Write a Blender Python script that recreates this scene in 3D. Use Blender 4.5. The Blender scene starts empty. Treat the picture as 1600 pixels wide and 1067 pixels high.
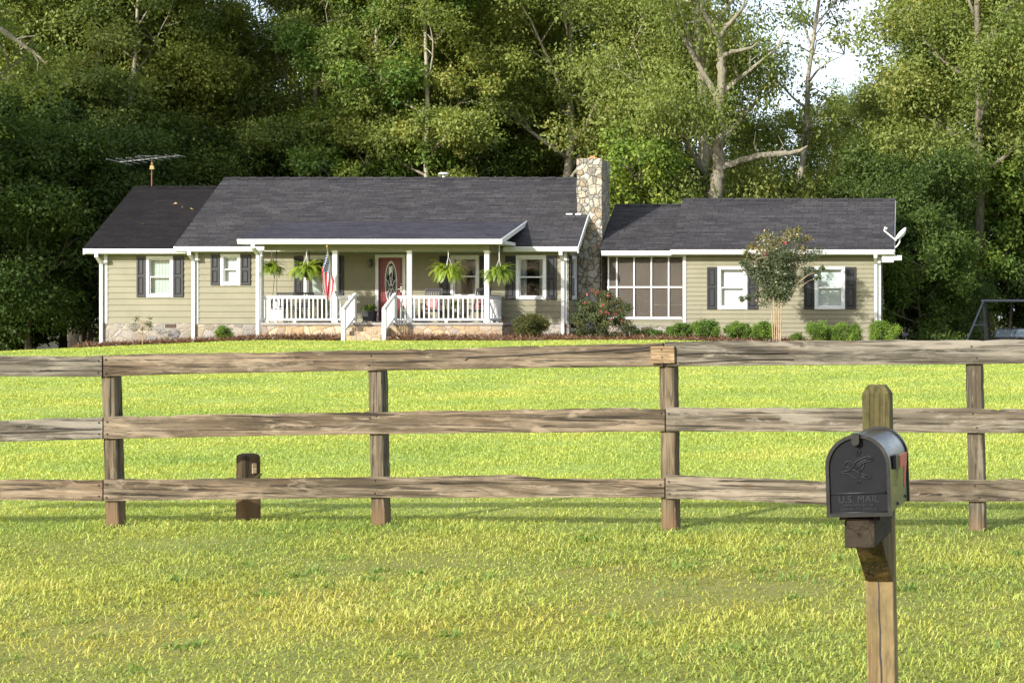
import bpy, math, random
import numpy as np
from mathutils import Vector, Matrix
R = math.radians
scn = bpy.context.scene
COL = scn.collection

# ------------------------------------------------------------------ camera, sky, sun, exposure
FPX, PU, PV, CZ = 2850.0, 1425.0, 500.0, 1.6      # focal length and principal point in photo pixels, eye height
cam_d = bpy.data.cameras.new('camera'); cam = bpy.data.objects.new('camera', cam_d); COL.objects.link(cam)
cam.location = (0, 0, CZ); cam.rotation_euler = (R(90), 0, 0)
cam_d.sensor_width = 36; cam_d.lens = FPX / 1600 * 36
cam_d.shift_x = (800 - PU) / 1600; cam_d.shift_y = -(533.5 - PV) / 1600
cam_d.clip_start = 0.1; cam_d.clip_end = 9000
cam_d.dof.use_dof = True; cam_d.dof.focus_distance = 13.5; cam_d.dof.aperture_fstop = 22
scn.camera = cam

SUN_DIR = Vector((0.62, 1.0, -0.54)).normalized()          # the way sunlight travels
sun_el = math.asin(-SUN_DIR.z)
sun_az = math.atan2(-SUN_DIR.x, -SUN_DIR.y)                # bearing of the sun from +Y, clockwise
world = bpy.data.worlds.new('World'); scn.world = world; world.use_nodes = True
wn = world.node_tree; bg = wn.nodes['Background']
sky = wn.nodes.new('ShaderNodeTexSky'); sky.sky_type = 'NISHITA'; sky.sun_disc = False
sky.sun_elevation = sun_el; sky.sun_rotation = sun_az; sky.air_density = 1.0; sky.dust_density = 2.0; sky.ozone_density = 1.0
tcw = wn.nodes.new('ShaderNodeTexCoord'); cmap = wn.nodes.new('ShaderNodeMapping'); cmap.inputs['Scale'].default_value = (1.5, 1.5, 4.0); wn.links.new(tcw.outputs['Generated'], cmap.inputs[0])
cn = wn.nodes.new('ShaderNodeTexNoise'); cn.inputs['Scale'].default_value = 2.2; cn.inputs['Detail'].default_value = 7; wn.links.new(cmap.outputs[0], cn.inputs['Vector'])
cr = wn.nodes.new('ShaderNodeMapRange'); cr.inputs['From Min'].default_value = 0.3; cr.inputs['From Max'].default_value = 0.7; cr.inputs['To Min'].default_value = 0.35; cr.inputs['To Max'].default_value = 0.85; wn.links.new(cn.outputs[0], cr.inputs['Value'])
cmx = wn.nodes.new('ShaderNodeMix'); cmx.data_type = 'RGBA'; wn.links.new(cr.outputs[0], cmx.inputs[0]); wn.links.new(sky.outputs[0], cmx.inputs[6]); cmx.inputs[7].default_value = (3.3, 3.5, 3.95, 1)   # thin high cloud
wn.links.new(cmx.outputs[2], bg.inputs[0]); bg.inputs[1].default_value = 0.15
sl = bpy.data.lights.new('sun', 'SUN'); sun = bpy.data.objects.new('sun', sl); COL.objects.link(sun)
sl.energy = 2.95; sl.angle = R(1.2); sl.color = (1.0, 0.96, 0.90)
sun.rotation_euler = SUN_DIR.to_track_quat('-Z', 'Y').to_euler(); sun.location = (-40, -60, 40)
vs = scn.view_settings; scn.display_settings.display_device = 'sRGB'
vs.view_transform = 'Standard'; vs.look = 'None'; vs.gamma = 1; vs.exposure = 1.38; vs.use_curve_mapping = False
cy = scn.cycles
cy.use_denoising = True; cy.use_adaptive_sampling = False; cy.sample_clamp_indirect = 3.0; cy.max_bounces = 6; cy.diffuse_bounces = 3; cy.glossy_bounces = 3; cy.transmission_bounces = 4; cy.transparent_max_bounces = 8
cy.caustics_reflective = False; cy.caustics_refractive = False

def WX(u, d): return (u - PU) * d / FPX
def WZ(v, d): return CZ - (v - PV) * d / FPX

# ------------------------------------------------------------------ terrain height
def sstep(t):
    t = np.clip(t, 0, 1); return t * t * (3 - 2 * t)
def gz(x, y):
    x = np.asarray(x, float); y = np.asarray(y, float)
    near = -0.05 + 0.026 * (np.clip(x, -12, 6) + 3)
    t = np.clip((y - 14) / 45.0, 0, 1); t = 0.75 * t + 0.25 * sstep(t)
    far = 0.95 - 0.044 * np.maximum(0, -21.0 - np.maximum(x, -60)) * sstep((y - 32) / 28)
    far = far - 0.25 * sstep((x + 9) / 8.0)
    bumps = 0.012 * np.sin(x * 1.7 + 0.6 * y) * np.sin(y * 1.3 - 0.4 * x) + 0.02 * np.sin(x * 0.5 + 1) * np.sin(y * 0.37)
    return near * (1 - t) + far * t + bumps * np.clip((57 - y) / 10, 0, 1)
def gzf(x, y): return float(gz(x, y))

# ------------------------------------------------------------------ helpers: objects
def link(o, parent=None, absolute=False):
    COL.objects.link(o)
    if parent is not None:
        o.parent = parent
        if absolute: o.matrix_parent_inverse = Matrix.Translation(parent.location).inverted()
    return o
def tag(o, label=None, cat=None, group=None, kind=None):
    if label: o['label'] = label
    if cat: o['category'] = cat
    if group: o['group'] = group
    if kind: o['kind'] = kind
    return o
def thing(name, label, cat, loc=(0, 0, 0), rz=0.0, group=None):
    o = bpy.data.objects.new(name, None); o.location = loc; o.rotation_euler = (0, 0, rz); o.empty_display_size = 0.2
    COL.objects.link(o); return tag(o, label, cat, group)
def kids(o): return [c for c in bpy.data.objects if c.parent == o]
def copy_tree(o, parent=None):
    c = o.copy(); COL.objects.link(c)
    if parent is not None: c.parent = parent
    for ch in KIDS.get(o.name, []):
        k = copy_tree(ch, c)
        KIDS.setdefault(c.name, []).append(k)
    return c
KIDS = {}

class MB:
    def __init__(s): s.v = []; s.f = []; s.m = []; s.mi = 0
    def quad(s, a, b, c, d):
        n = len(s.v); s.v += [tuple(a), tuple(b), tuple(c), tuple(d)]; s.f.append((n, n + 1, n + 2, n + 3)); s.m.append(s.mi)
    def poly(s, pts):
        n = len(s.v); s.v += [tuple(p) for p in pts]; s.f.append(tuple(range(n, n + len(pts)))); s.m.append(s.mi)
    def hexa(s, p):                     # 8 points: bottom 4 then top 4
        n = len(s.v); s.v += [tuple(q) for q in p]
        for f in ((3, 2, 1, 0), (4, 5, 6, 7), (0, 1, 5, 4), (1, 2, 6, 5), (2, 3, 7, 6), (3, 0, 4, 7)):
            s.f.append(tuple(n + i for i in f)); s.m.append(s.mi)
    def box(s, x0, x1, y0, y1, z0, z1):
        s.hexa([(x0, y0, z0), (x1, y0, z0), (x1, y1, z0), (x0, y1, z0), (x0, y0, z1), (x1, y0, z1), (x1, y1, z1), (x0, y1, z1)])
    def bar(s, a, b, w, h, up=(0, 0, 1)):   # rectangular bar from a to b, w across, h along up
        a = Vector(a); b = Vector(b); d = (b - a).normalized(); upv = Vector(up)
        if abs(d.dot(upv)) > 0.99: upv = Vector((0, 1, 0))
        sd = d.cross(upv).normalized() * (w / 2); u = sd.cross(d).normalized() * (h / 2)
        s.hexa([a - sd - u, a + sd - u, b + sd - u, b - sd - u, a - sd + u, a + sd + u, b + sd + u, b - sd + u])
    def tube(s, pts, rad, n=6, cap=True):
        pts = [Vector(p) for p in pts]
        if not isinstance(rad, (list, tuple)): rad = [rad] * len(pts)
        base = len(s.v); ref = Vector((0.37, 0.21, 0.9)).normalized(); sd = None
        for i, p in enumerate(pts):
            d = (pts[min(i + 1, len(pts) - 1)] - pts[max(i - 1, 0)])
            d = d.normalized() if d.length > 1e-9 else Vector((0, 0, 1))
            if sd is None:
                sd = d.cross(ref); sd = sd if sd.length > 1e-3 else d.cross(Vector((1, 0, 0)))
            sd = (sd - d * sd.dot(d)).normalized(); t = d.cross(sd)
            for k in range(n):
                a = 2 * math.pi * k / n
                s.v.append(tuple(p + (sd * math.cos(a) + t * math.sin(a)) * rad[i]))
        for i in range(len(pts) - 1):
            for k in range(n):
                s.f.append((base + i * n + k, base + i * n + (k + 1) % n, base + (i + 1) * n + (k + 1) % n, base + (i + 1) * n + k)); s.m.append(s.mi)
        if cap:
            s.f.append(tuple(base + k for k in range(n - 1, -1, -1))); s.m.append(s.mi)
            e = base + (len(pts) - 1) * n; s.f.append(tuple(e + k for k in range(n))); s.m.append(s.mi)
    def lathe(s, prof, c=(0, 0, 0), n=16):
        base = len(s.v)
        for r, z in prof:
            for k in range(n):
                a = 2 * math.pi * k / n; s.v.append((c[0] + r * math.cos(a), c[1] + r * math.sin(a), c[2] + z))
        for i in range(len(prof) - 1):
            for k in range(n):
                s.f.append((base + i * n + k, base + i * n + (k + 1) % n, base + (i + 1) * n + (k + 1) % n, base + (i + 1) * n + k)); s.m.append(s.mi)
        s.f.append(tuple(base + k for k in range(n - 1, -1, -1))); s.m.append(s.mi)
        e = base + (len(prof) - 1) * n; s.f.append(tuple(e + k for k in range(n))); s.m.append(s.mi)
    def extrude(s, prof, x0, x1):        # profile of (y, z) pushed along x
        n = len(s.v); k = len(prof)
        s.v += [(x0, y, z) for y, z in prof] + [(x1, y, z) for y, z in prof]
        for i in range(k):
            j = (i + 1) % k; s.f.append((n + i, n + j, n + k + j, n + k + i)); s.m.append(s.mi)
        s.f.append(tuple(n + i for i in range(k - 1, -1, -1))); s.m.append(s.mi)
        s.f.append(tuple(n + k + i for i in range(k))); s.m.append(s.mi)
    def build(s, name, mat, parent=None, absolute=False, smooth=False, bevel=0.0):
        me = bpy.data.meshes.new(name); me.from_pydata(s.v, [], s.f)
        for m in (mat if isinstance(mat, (list, tuple)) else [mat]): me.materials.append(m)
        if any(s.m): me.polygons.foreach_set('material_index', s.m)
        if smooth: me.polygons.foreach_set('use_smooth', [True] * len(me.polygons))
        me.update()
        o = bpy.data.objects.new(name, me); link(o, parent, absolute)
        if parent is not None: KIDS.setdefault(parent.name, []).append(o)
        if bevel:
            md = o.modifiers.new('bevel', 'BEVEL'); md.width = bevel; md.segments = 2; md.limit_method = 'ANGLE'
        return o

def np_mesh(name, V, F, rnd, mat, parent=None, smooth=False, absolute=False, extra=None):
    """V (n,3), F (m,k) all the same size or list of such arrays, rnd (n,) per vertex"""
    Fs = F if isinstance(F, list) else [F]
    me = bpy.data.meshes.new(name)
    V = np.ascontiguousarray(V, np.float32)
    me.vertices.add(len(V)); me.vertices.foreach_set('co', V.ravel())
    loops = np.concatenate([f.ravel() for f in Fs]).astype(np.int32)
    starts = []; off = 0
    for f in Fs:
        starts.append(off + np.arange(len(f)) * f.shape[1]); off += f.size
    starts = np.concatenate(starts).astype(np.int32)
    me.loops.add(len(loops)); me.loops.foreach_set('vertex_index', loops)
    me.polygons.add(len(starts)); me.polygons.foreach_set('loop_start', starts)
    if smooth: me.polygons.foreach_set('use_smooth', np.ones(len(starts), bool))
    me.update(calc_edges=True)
    at = me.attributes.new('rnd', 'FLOAT', 'POINT'); at.data.foreach_set('value', np.ascontiguousarray(rnd, np.float32))
    if extra is not None:
        at = me.attributes.new('dry', 'FLOAT', 'POINT'); at.data.foreach_set('value', np.ascontiguousarray(extra, np.float32))
    for m in (mat if isinstance(mat, (list, tuple)) else [mat]): me.materials.append(m)
    o = bpy.data.objects.new(name, me); link(o, parent, absolute)
    if parent is not None: KIDS.setdefault(parent.name, []).append(o)
    return o

# ------------------------------------------------------------------ helpers: materials
class NT:
    def __init__(s, name):
        s.mat = bpy.data.materials.new(name); s.mat.use_nodes = True; s.t = s.mat.node_tree
        s.t.nodes.clear(); s.out = s.n('ShaderNodeOutputMaterial')
    def n(s, typ, **kw):
        nd = s.t.nodes.new(typ)
        for k, v in kw.items():
            if hasattr(nd, k): setattr(nd, k, v)
        return nd
    def l(s, a, b): s.t.links.new(a, b)
    def setin(s, nd, **kw):
        for k, v in kw.items():
            k = k.replace('_', ' ')
            if hasattr(v, 'is_output') and v.is_output: s.l(v, nd.inputs[k])
            else: nd.inputs[k].default_value = v
    def coord(s, kind='Object', scale=(1, 1, 1), rot=(0, 0, 0), rand=False, loc=(0, 0, 0)):
        tc = s.n('ShaderNodeTexCoord'); src = tc.outputs[kind]
        if rand:
            oi = s.n('ShaderNodeObjectInfo'); vm = s.n('ShaderNodeVectorMath'); vm.operation = 'MULTIPLY_ADD'
            cv = s.n('ShaderNodeCombineXYZ')
            for i in range(3): s.l(oi.outputs['Random'], cv.inputs[i])
            s.l(cv.outputs[0], vm.inputs[0]); vm.inputs[1].default_value = (37.0, 91.0, 53.0); s.l(src, vm.inputs[2]); src = vm.outputs[0]
        mp = s.n('ShaderNodeMapping'); s.l(src, mp.inputs[0]); mp.inputs['Scale'].default_value = scale
        mp.inputs['Rotation'].default_value = rot; mp.inputs['Location'].default_value = loc
        return mp.outputs[0]
    def noise(s, vec, scale=5, detail=4, rough=0.5, dist=0.0):
        nd = s.n('ShaderNodeTexNoise'); s.l(vec, nd.inputs['Vector'])
        nd.inputs['Scale'].default_value = scale; nd.inputs['Detail'].default_value = detail
        nd.inputs['Roughness'].default_value = rough; nd.inputs['Distortion'].default_value = dist
        return nd.outputs[0]
    def ramp(s, fac, stops, interp='LINEAR'):
        nd = s.n('ShaderNodeValToRGB'); s.l(fac, nd.inputs[0]); cr = nd.color_ramp; cr.interpolation = interp
        while len(cr.elements) < len(stops): cr.elements.new(0.5)
        for e, (p, c) in zip(cr.elements, stops):
            e.position = p; e.color = (c, c, c, 1) if isinstance(c, (int, float)) else (*c, 1)
        return nd.outputs[0]
    def mix(s, fac, a, b, mode='MIX'):
        nd = s.n('ShaderNodeMix', data_type='RGBA', blend_type=mode)
        for sock, v in ((nd.inputs[0], fac), (nd.inputs[6], a), (nd.inputs[7], b)):
            if hasattr(v, 'is_output'): s.l(v, sock)
            elif isinstance(v, (int, float)): sock.default_value = v
            else: sock.default_value = (*v, 1)
        return nd.outputs[2]
    def math(s, op, a, b=0.0):
        nd = s.n('ShaderNodeMath', operation=op)
        for sock, v in ((nd.inputs[0], a), (nd.inputs[1], b)):
            if hasattr(v, 'is_output'): s.l(v, sock)
            else: sock.default_value = v
        return nd.outputs[0]
    def bump(s, h, strength=0.4, dist=0.01):
        nd = s.n('ShaderNodeBump'); s.l(h, nd.inputs['Height']); nd.inputs['Strength'].default_value = strength
        nd.inputs['Distance'].default_value = dist; return nd.outputs[0]
    def finish(s, color, rough=0.7, normal=None, metallic=0.0, spec=0.5, coat=0.0):
        p = s.n('ShaderNodeBsdfPrincipled')
        for k, v in (('Base Color', color), ('Roughness', rough)):
            if hasattr(v, 'is_output'): s.l(v, p.inputs[k])
            else: p.inputs[k].default_value = (*v, 1) if isinstance(v, tuple) else v
        if normal is not None: s.l(normal, p.inputs['Normal'])
        p.inputs['Metallic'].default_value = metallic; p.inputs['Specular IOR Level'].default_value = spec
        p.inputs['Coat Weight'].default_value = coat
        s.l(p.outputs[0], s.out.inputs[0]); return s.mat

def plain(name, c, rough=0.6, var=0.12, scale=6.0, metallic=0.0, bump=0.15, spec=0.4, dirt=None):
    m = NT(name); v = m.coord('Object', rand=True); nz = m.noise(v, scale, 5, 0.6)
    k = m.ramp(nz, [(0.25, 1 - var), (0.75, 1 + var)])
    col = m.mix(1.0, c, k, 'MULTIPLY')
    if dirt:
        d = m.noise(m.coord('Object', (1.3, 1.3, 0.5), rand=True), 3.1, 6, 0.65)
        col = m.mix(m.ramp(d, [(0.52, 0.0), (0.75, dirt[1])]), col, dirt[0])
    fine = m.noise(v, scale * 9, 3, 0.5)
    return m.finish(col, rough, m.bump(fine, bump, 0.004), metallic, spec)

def leaf_mat(name, stops, trans=0.35, tcol=(1.25, 1.2, 0.6), gloss=0.06, rough=0.45):
    m = NT(name); a = m.n('ShaderNodeAttribute', attribute_name='rnd'); c = m.ramp(a.outputs['Fac'], stops)
    oi = m.n('ShaderNodeObjectInfo')
    c = m.mix(1.0, c, m.ramp(oi.outputs['Random'], [(0.0, (0.82, 0.86, 0.9)), (0.5, (1.0, 1.0, 1.0)), (1.0, (1.15, 1.08, 0.85))]), 'MULTIPLY')
    d = m.n('ShaderNodeBsdfDiffuse'); m.l(c, d.inputs[0])
    t = m.n('ShaderNodeBsdfTranslucent'); m.l(m.mix(1.0, c, tcol, 'MULTIPLY'), t.inputs[0])
    mx = m.n('ShaderNodeMixShader'); mx.inputs[0].default_value = trans; m.l(d.outputs[0], mx.inputs[1]); m.l(t.outputs[0], mx.inputs[2])
    g = m.n('ShaderNodeBsdfGlossy'); g.inputs['Roughness'].default_value = rough; g.inputs[0].default_value = (0.9, 0.95, 0.85, 1)
    m2 = m.n('ShaderNodeMixShader'); m2.inputs[0].default_value = gloss; m.l(mx.outputs[0], m2.inputs[1]); m.l(g.outputs[0], m2.inputs[2])
    m.l(m2.outputs[0], m.out.inputs[0]); return m.mat

def wood_mat(name, axis, dark=(0.07, 0.052, 0.035), mid=(0.23, 0.185, 0.13), light=(0.47, 0.42, 0.33), warm=(0.30, 0.19, 0.09), warm_amt=0.35, moss=0.0, foot=False):
    """weathered timber with the grain along one axis"""
    m = NT(name)
    sc = [16.0, 16.0, 16.0]; sc[axis] = 0.55
    v = m.coord('Object', tuple(sc), rand=True)
    sc2 = [3.0, 3.0, 3.0]; sc2[axis] = 0.75
    vb = m.coord('Object', tuple(sc2), rand=True)
    sc3 = [42.0, 42.0, 42.0]; sc3[axis] = 1.1
    vf = m.coord('Object', tuple(sc3), rand=True)
    grain = m.noise(v, 1.0, 6, 0.62, 0.55)
    fine = m.noise(vf, 1.0, 4, 0.6, 0.25)
    big = m.noise(vb, 1.0, 5, 0.62, 0.7)
    col = m.ramp(m.math('ADD', m.math('MULTIPLY', grain, 0.55), m.math('MULTIPLY', big, 0.45)), [(0.34, dark), (0.45, mid), (0.56, light), (0.68, tuple(min(1, c * 1.25) for c in light))])
    col = m.mix(m.ramp(m.noise(vb, 0.7, 4, 0.6, 0.3), [(0.45, 0.0), (0.68, warm_amt)]), col, warm)
    col = m.mix(m.ramp(fine, [(0.36, 0.95), (0.49, 0.0)]), col, tuple(c * 0.6 for c in dark))
    crack = m.ramp(m.noise(v, 0.62, 3, 0.5, 0.15), [(0.487, 0.0), (0.497, 1.0), (0.503, 1.0), (0.513, 0.0)])
    col = m.mix(m.math('MULTIPLY', crack, 0.55), col, tuple(c * 0.35 for c in dark))
    # grey flaking bleached streaks
    fl = m.noise(m.coord('Object', tuple(2.2 if i == axis else 13.0 for i in range(3)), rand=True), 1.0, 7, 0.72, 0.5)
    col = m.mix(m.ramp(fl, [(0.53, 0.0), (0.60, 0.7)]), col, tuple(c * 1.2 for c in light))
    mil = m.noise(m.coord('Object', tuple(1.3 if i == axis else 6.0 for i in range(3)), rand=True), 1.0, 7, 0.7, 0.9)
    col = m.mix(m.ramp(mil, [(0.47, 0.0), (0.62, 0.62)]), col, (0.045, 0.039, 0.027))
    oi = m.n('ShaderNodeObjectInfo'); col = m.mix(1.0, col, m.ramp(oi.outputs['Random'], [(0.0, (0.98, 1.0, 1.02)), (0.5, (1.0, 0.97, 0.92)), (1.0, (1.08, 0.94, 0.80))]), 'MULTIPLY')
    # knots
    kv = [5.5, 5.5, 5.5]; kv[axis] = 1.9
    vo = m.n('ShaderNodeTexVoronoi', feature='F1'); m.l(m.coord('Object', tuple(kv), rand=True), vo.inputs['Vector']); vo.inputs['Scale'].default_value = 1.0
    kn = m.ramp(vo.outputs['Distance'], [(0.0, 1.0), (0.09, 0.75), (0.15, 0.0)])
    col = m.mix(m.math('MULTIPLY', kn, 0.8), col, (0.075, 0.05, 0.03))
    if moss:
        col = m.mix(m.ramp(m.noise(m.coord('Object', (5, 5, 5), rand=True), 1.0, 6, 0.7), [(0.42, 0.0), (0.62, moss)]), col, (0.13, 0.13, 0.035))
    if foot:
        g = m.n('ShaderNodeTexCoord'); sx = m.n('ShaderNodeSeparateXYZ'); m.l(g.outputs['Object'], sx.inputs[0])
        h = m.math('ADD', sx.outputs[2], m.math('MULTIPLY', m.noise(v, 0.6, 4), 0.18))
        col = m.mix(m.ramp(h, [(0.22, 0.75), (0.40, 0.0)]), col, (0.15, 0.092, 0.048))
    hgt = m.math('ADD', m.math('MULTIPLY', grain, 0.6), m.math('MULTIPLY', fine, 0.5))
    hgt = m.math('SUBTRACT', hgt, m.math('MULTIPLY', crack, 0.6))
    return m.finish(col, 0.85, m.bump(hgt, 0.55, 0.012), 0, 0.2)

def stone_mat(name, scale, stops, mortar, mort_w=0.045, warp=0.25, stretch=(1, 1, 1), bump=0.9):
    m = NT(name); v = m.coord('Object', tuple(scale * s for s in stretch))
    nz = m.n('ShaderNodeTexNoise'); m.l(v, nz.inputs['Vector']); nz.inputs['Scale'].default_value = 1.3; nz.inputs['Detail'].default_value = 3
    vm = m.n('ShaderNodeVectorMath', operation='MULTIPLY_ADD'); m.l(nz.outputs['Color'], vm.inputs[0]); vm.inputs[1].default_value = (warp,) * 3; m.l(v, vm.inputs[2])
    f1 = m.n('ShaderNodeTexVoronoi', feature='F1'); m.l(vm.outputs[0], f1.inputs['Vector']); f1.inputs['Scale'].default_value = 1
    ed = m.n('ShaderNodeTexVoronoi', feature='DISTANCE_TO_EDGE'); m.l(vm.outputs[0], ed.inputs['Vector']); ed.inputs['Scale'].default_value = 1
    sp = m.n('ShaderNodeSeparateColor'); m.l(f1.outputs['Color'], sp.inputs[0])
    col = m.ramp(sp.outputs[0], stops)
    vv = m.noise(m.coord('Object'), 22, 6, 0.7)
    col = m.mix(1.0, col, m.ramp(vv, [(0.3, 0.72), (0.7, 1.22)]), 'MULTIPLY')
    col = m.mix(1.0, col, m.ramp(sp.outputs[1], [(0.0, 0.75), (1.0, 1.2)]), 'MULTIPLY')
    e = m.ramp(ed.outputs['Distance'], [(mort_w * 0.5, 0.0), (mort_w * 1.5, 1.0)])
    col = m.mix(e, mortar, col)
    h = m.math('ADD', m.ramp(ed.outputs['Distance'], [(0.0, 0.0), (mort_w * 2.5, 0.8), (0.3, 1.0)]), m.math('MULTIPLY', vv, 0.25))
    return m.finish(col, 0.85, m.bump(h, bump, 0.05), 0, 0.25)

def shingle_mat(name, base, lo, hi, slope_k=1.15):
    m = NT(name); tc = m.n('ShaderNodeTexCoord'); sx = m.n('ShaderNodeSeparateXYZ'); m.l(tc.outputs['Object'], sx.inputs[0])
    cb = m.n('ShaderNodeCombineXYZ'); m.l(sx.outputs[0], cb.inputs[0]); m.l(m.math('MULTIPLY', sx.outputs[1], slope_k), cb.inputs[1])
    def brick(w, h, off, sq):
        b = m.n('ShaderNodeTexBrick'); m.l(cb.outputs[0], b.inputs['Vector']); b.offset = off; b.offset_frequency = 2; b.squash = sq; b.squash_frequency = 3
        b.inputs['Scale'].default_value = 1; b.inputs['Brick Width'].default_value = w; b.inputs['Row Height'].default_value = h
        b.inputs['Mortar Size'].default_value = 0.012; b.inputs['Mortar Smooth'].default_value = 0.1; b.inputs['Bias'].default_value = 0
        b.inputs['Color1'].default_value = (0, 0, 0, 1); b.inputs['Color2'].default_value = (1, 1, 1, 1); b.inputs['Mortar'].default_value = (0.3, 0.3, 0.3, 1)
        return b
    b1 = brick(0.46, 0.14, 0.41, 0.7); b2 = brick(1.0, 0.14, 0.33, 1.3)
    k = m.math('ADD', m.math('MULTIPLY', b1.outputs['Color'], 0.55), m.math('MULTIPLY', b2.outputs['Color'], 0.45))
    col = m.ramp(k, [(0.1, lo), (0.5, base), (0.95, hi)])
    gr = m.noise(cb.outputs[0], 60, 4, 0.7)
    col = m.mix(1.0, col, m.ramp(gr, [(0.3, 0.75), (0.7, 1.25)]), 'MULTIPLY')
    st = m.noise(m.coord('Object', (0.35, 0.9, 0.9)), 1.3, 5, 0.6)
    col = m.mix(1.0, col, m.ramp(st, [(0.3, 0.84), (0.7, 1.14)]), 'MULTIPLY')
    col = m.mix(m.math('MULTIPLY', b1.outputs['Fac'], 0.7), col, tuple(c * 0.4 for c in lo))
    h = m.math('ADD', m.math('MULTIPLY', k, 0.5), m.math('SUBTRACT', m.math('MULTIPLY', gr, 0.4), b1.outputs['Fac']))
    return m.finish(col, 0.82, m.bump(h, 0.5, 0.012), 0, 0.15)

M = {}
M['white'] = plain('white_paint', (0.60, 0.60, 0.595), 0.45, 0.05, 4, spec=0.4, dirt=((0.48, 0.46, 0.40), 0.25))
M['siding'] = plain('tan_siding_paint', (0.20, 0.186, 0.122), 0.6, 0.09, 1.6, spec=0.3, bump=0.1, dirt=((0.135, 0.13, 0.09), 0.4))
M['shutter'] = plain('charcoal_shutter', (0.0135, 0.0135, 0.016), 0.5, 0.12, 5)
M['black'] = plain('black_paint', (0.02, 0.02, 0.022), 0.5, 0.2, 8)
M['metal'] = plain('grey_metal', (0.35, 0.35, 0.36), 0.4, 0.2, 8, metallic=0.8)
M['dishgrey'] = plain('pale_grey_metal', (0.62, 0.63, 0.64), 0.45, 0.1, 8)
M['antenna'] = plain('weathered_aluminium', (0.26, 0.26, 0.27), 0.5, 0.2, 8)
M['bluegrey'] = plain('blue_grey_tube', (0.03, 0.036, 0.052), 0.5, 0.2, 8, metallic=0.4)
M['deck'] = plain('grey_deck_board', (0.25, 0.23, 0.21), 0.7, 0.2, 5)
M['shade_room'] = plain('dark_room', (0.007, 0.008, 0.010), 0.9, 0.1, 3)  # unlit indoor gloom put into the colour, for rooms and door glass
M['porch_back'] = plain('brown_porch_wall', (0.09, 0.07, 0.05), 0.8, 0.2, 3)
M['blind'] = plain('white_blind', (0.70, 0.73, 0.72), 0.8, 0.05, 3)
M['greenblind'] = plain('pale_green_blind', (0.40, 0.47, 0.42), 0.8, 0.08, 3)
M['curtain'] = plain('grey_curtain', (0.36, 0.36, 0.37), 0.9, 0.1, 9)
M['vent'] = plain('rusty_vent', (0.09, 0.06, 0.045), 0.8, 0.3, 20)
M['orange'] = plain('clay_flue', (0.40, 0.20, 0.075), 0.85, 0.2, 14)
M['red_door'] = plain('red_door_paint', (0.15, 0.010, 0.011), 0.35, 0.10, 5, spec=0.5)
M['brass'] = plain('silver_handle', (0.75, 0.72, 0.66), 0.3, 0.1, 8, metallic=0.9)
M['lead'] = plain('lead_came', (0.60, 0.60, 0.58), 0.4, 0.1, 8, metallic=0.3)
M['terracotta'] = plain('black_planter', (0.03, 0.031, 0.035), 0.6, 0.25, 8)
M['pink'] = plain('pink_cushion', (0.50, 0.22, 0.22), 0.9, 0.25, 20)
M['reddish'] = plain('rusty_pipe', (0.20, 0.09, 0.05), 0.7, 0.2, 8)
M['yellowbit'] = plain('yellow_plastic', (0.36, 0.25, 0.085), 0.6, 0.15, 8)
M['roof'] = shingle_mat('grey_shingle', (0.039, 0.037, 0.039), (0.026, 0.025, 0.027), (0.058, 0.055, 0.057))
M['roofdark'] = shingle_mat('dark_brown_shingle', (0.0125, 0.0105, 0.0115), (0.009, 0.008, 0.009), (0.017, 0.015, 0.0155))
M['roofblue'] = shingle_mat('blue_grey_shingle', (0.042, 0.041, 0.052), (0.030, 0.029, 0.038), (0.062, 0.060, 0.074), 1.02)
M['chimstone'] = stone_mat('fieldstone', 5.0, [(0.0, (0.2064, 0.1926, 0.1651)), (0.25, (0.3578, 0.3165, 0.2477)), (0.5, (0.3165, 0.3096, 0.2890)), (0.75, (0.3990, 0.3578, 0.2890)), (0.9, (0.3010, 0.2322, 0.1548)), (1.0, (0.3182, 0.2494, 0.1634))], (0.1720, 0.1548, 0.1290), 0.032, 0.45, (1, 1, 0.85))
M['flag_stone'] = stone_mat('flagstone', 3.0, [(0.0, (0.216, 0.194, 0.158)), (0.35, (0.288, 0.252, 0.202)), (0.6, (0.238, 0.230, 0.216)), (0.85, (0.310, 0.259, 0.187)), (1.0, (0.180, 0.173, 0.166))], (0.302, 0.266, 0.216), 0.03, 0.5, (0.9, 0.9, 1.2), 0.6)
M['porch_stone'] = stone_mat('warm_flagstone', 3.0, [(0.0, (0.331, 0.223, 0.122)), (0.3, (0.396, 0.288, 0.173)), (0.6, (0.324, 0.274, 0.216)), (0.85, (0.432, 0.338, 0.230)), (1.0, (0.238, 0.223, 0.216))], (0.360, 0.238, 0.130), 0.03, 0.5, (0.9, 0.9, 1.2), 0.6)

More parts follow.
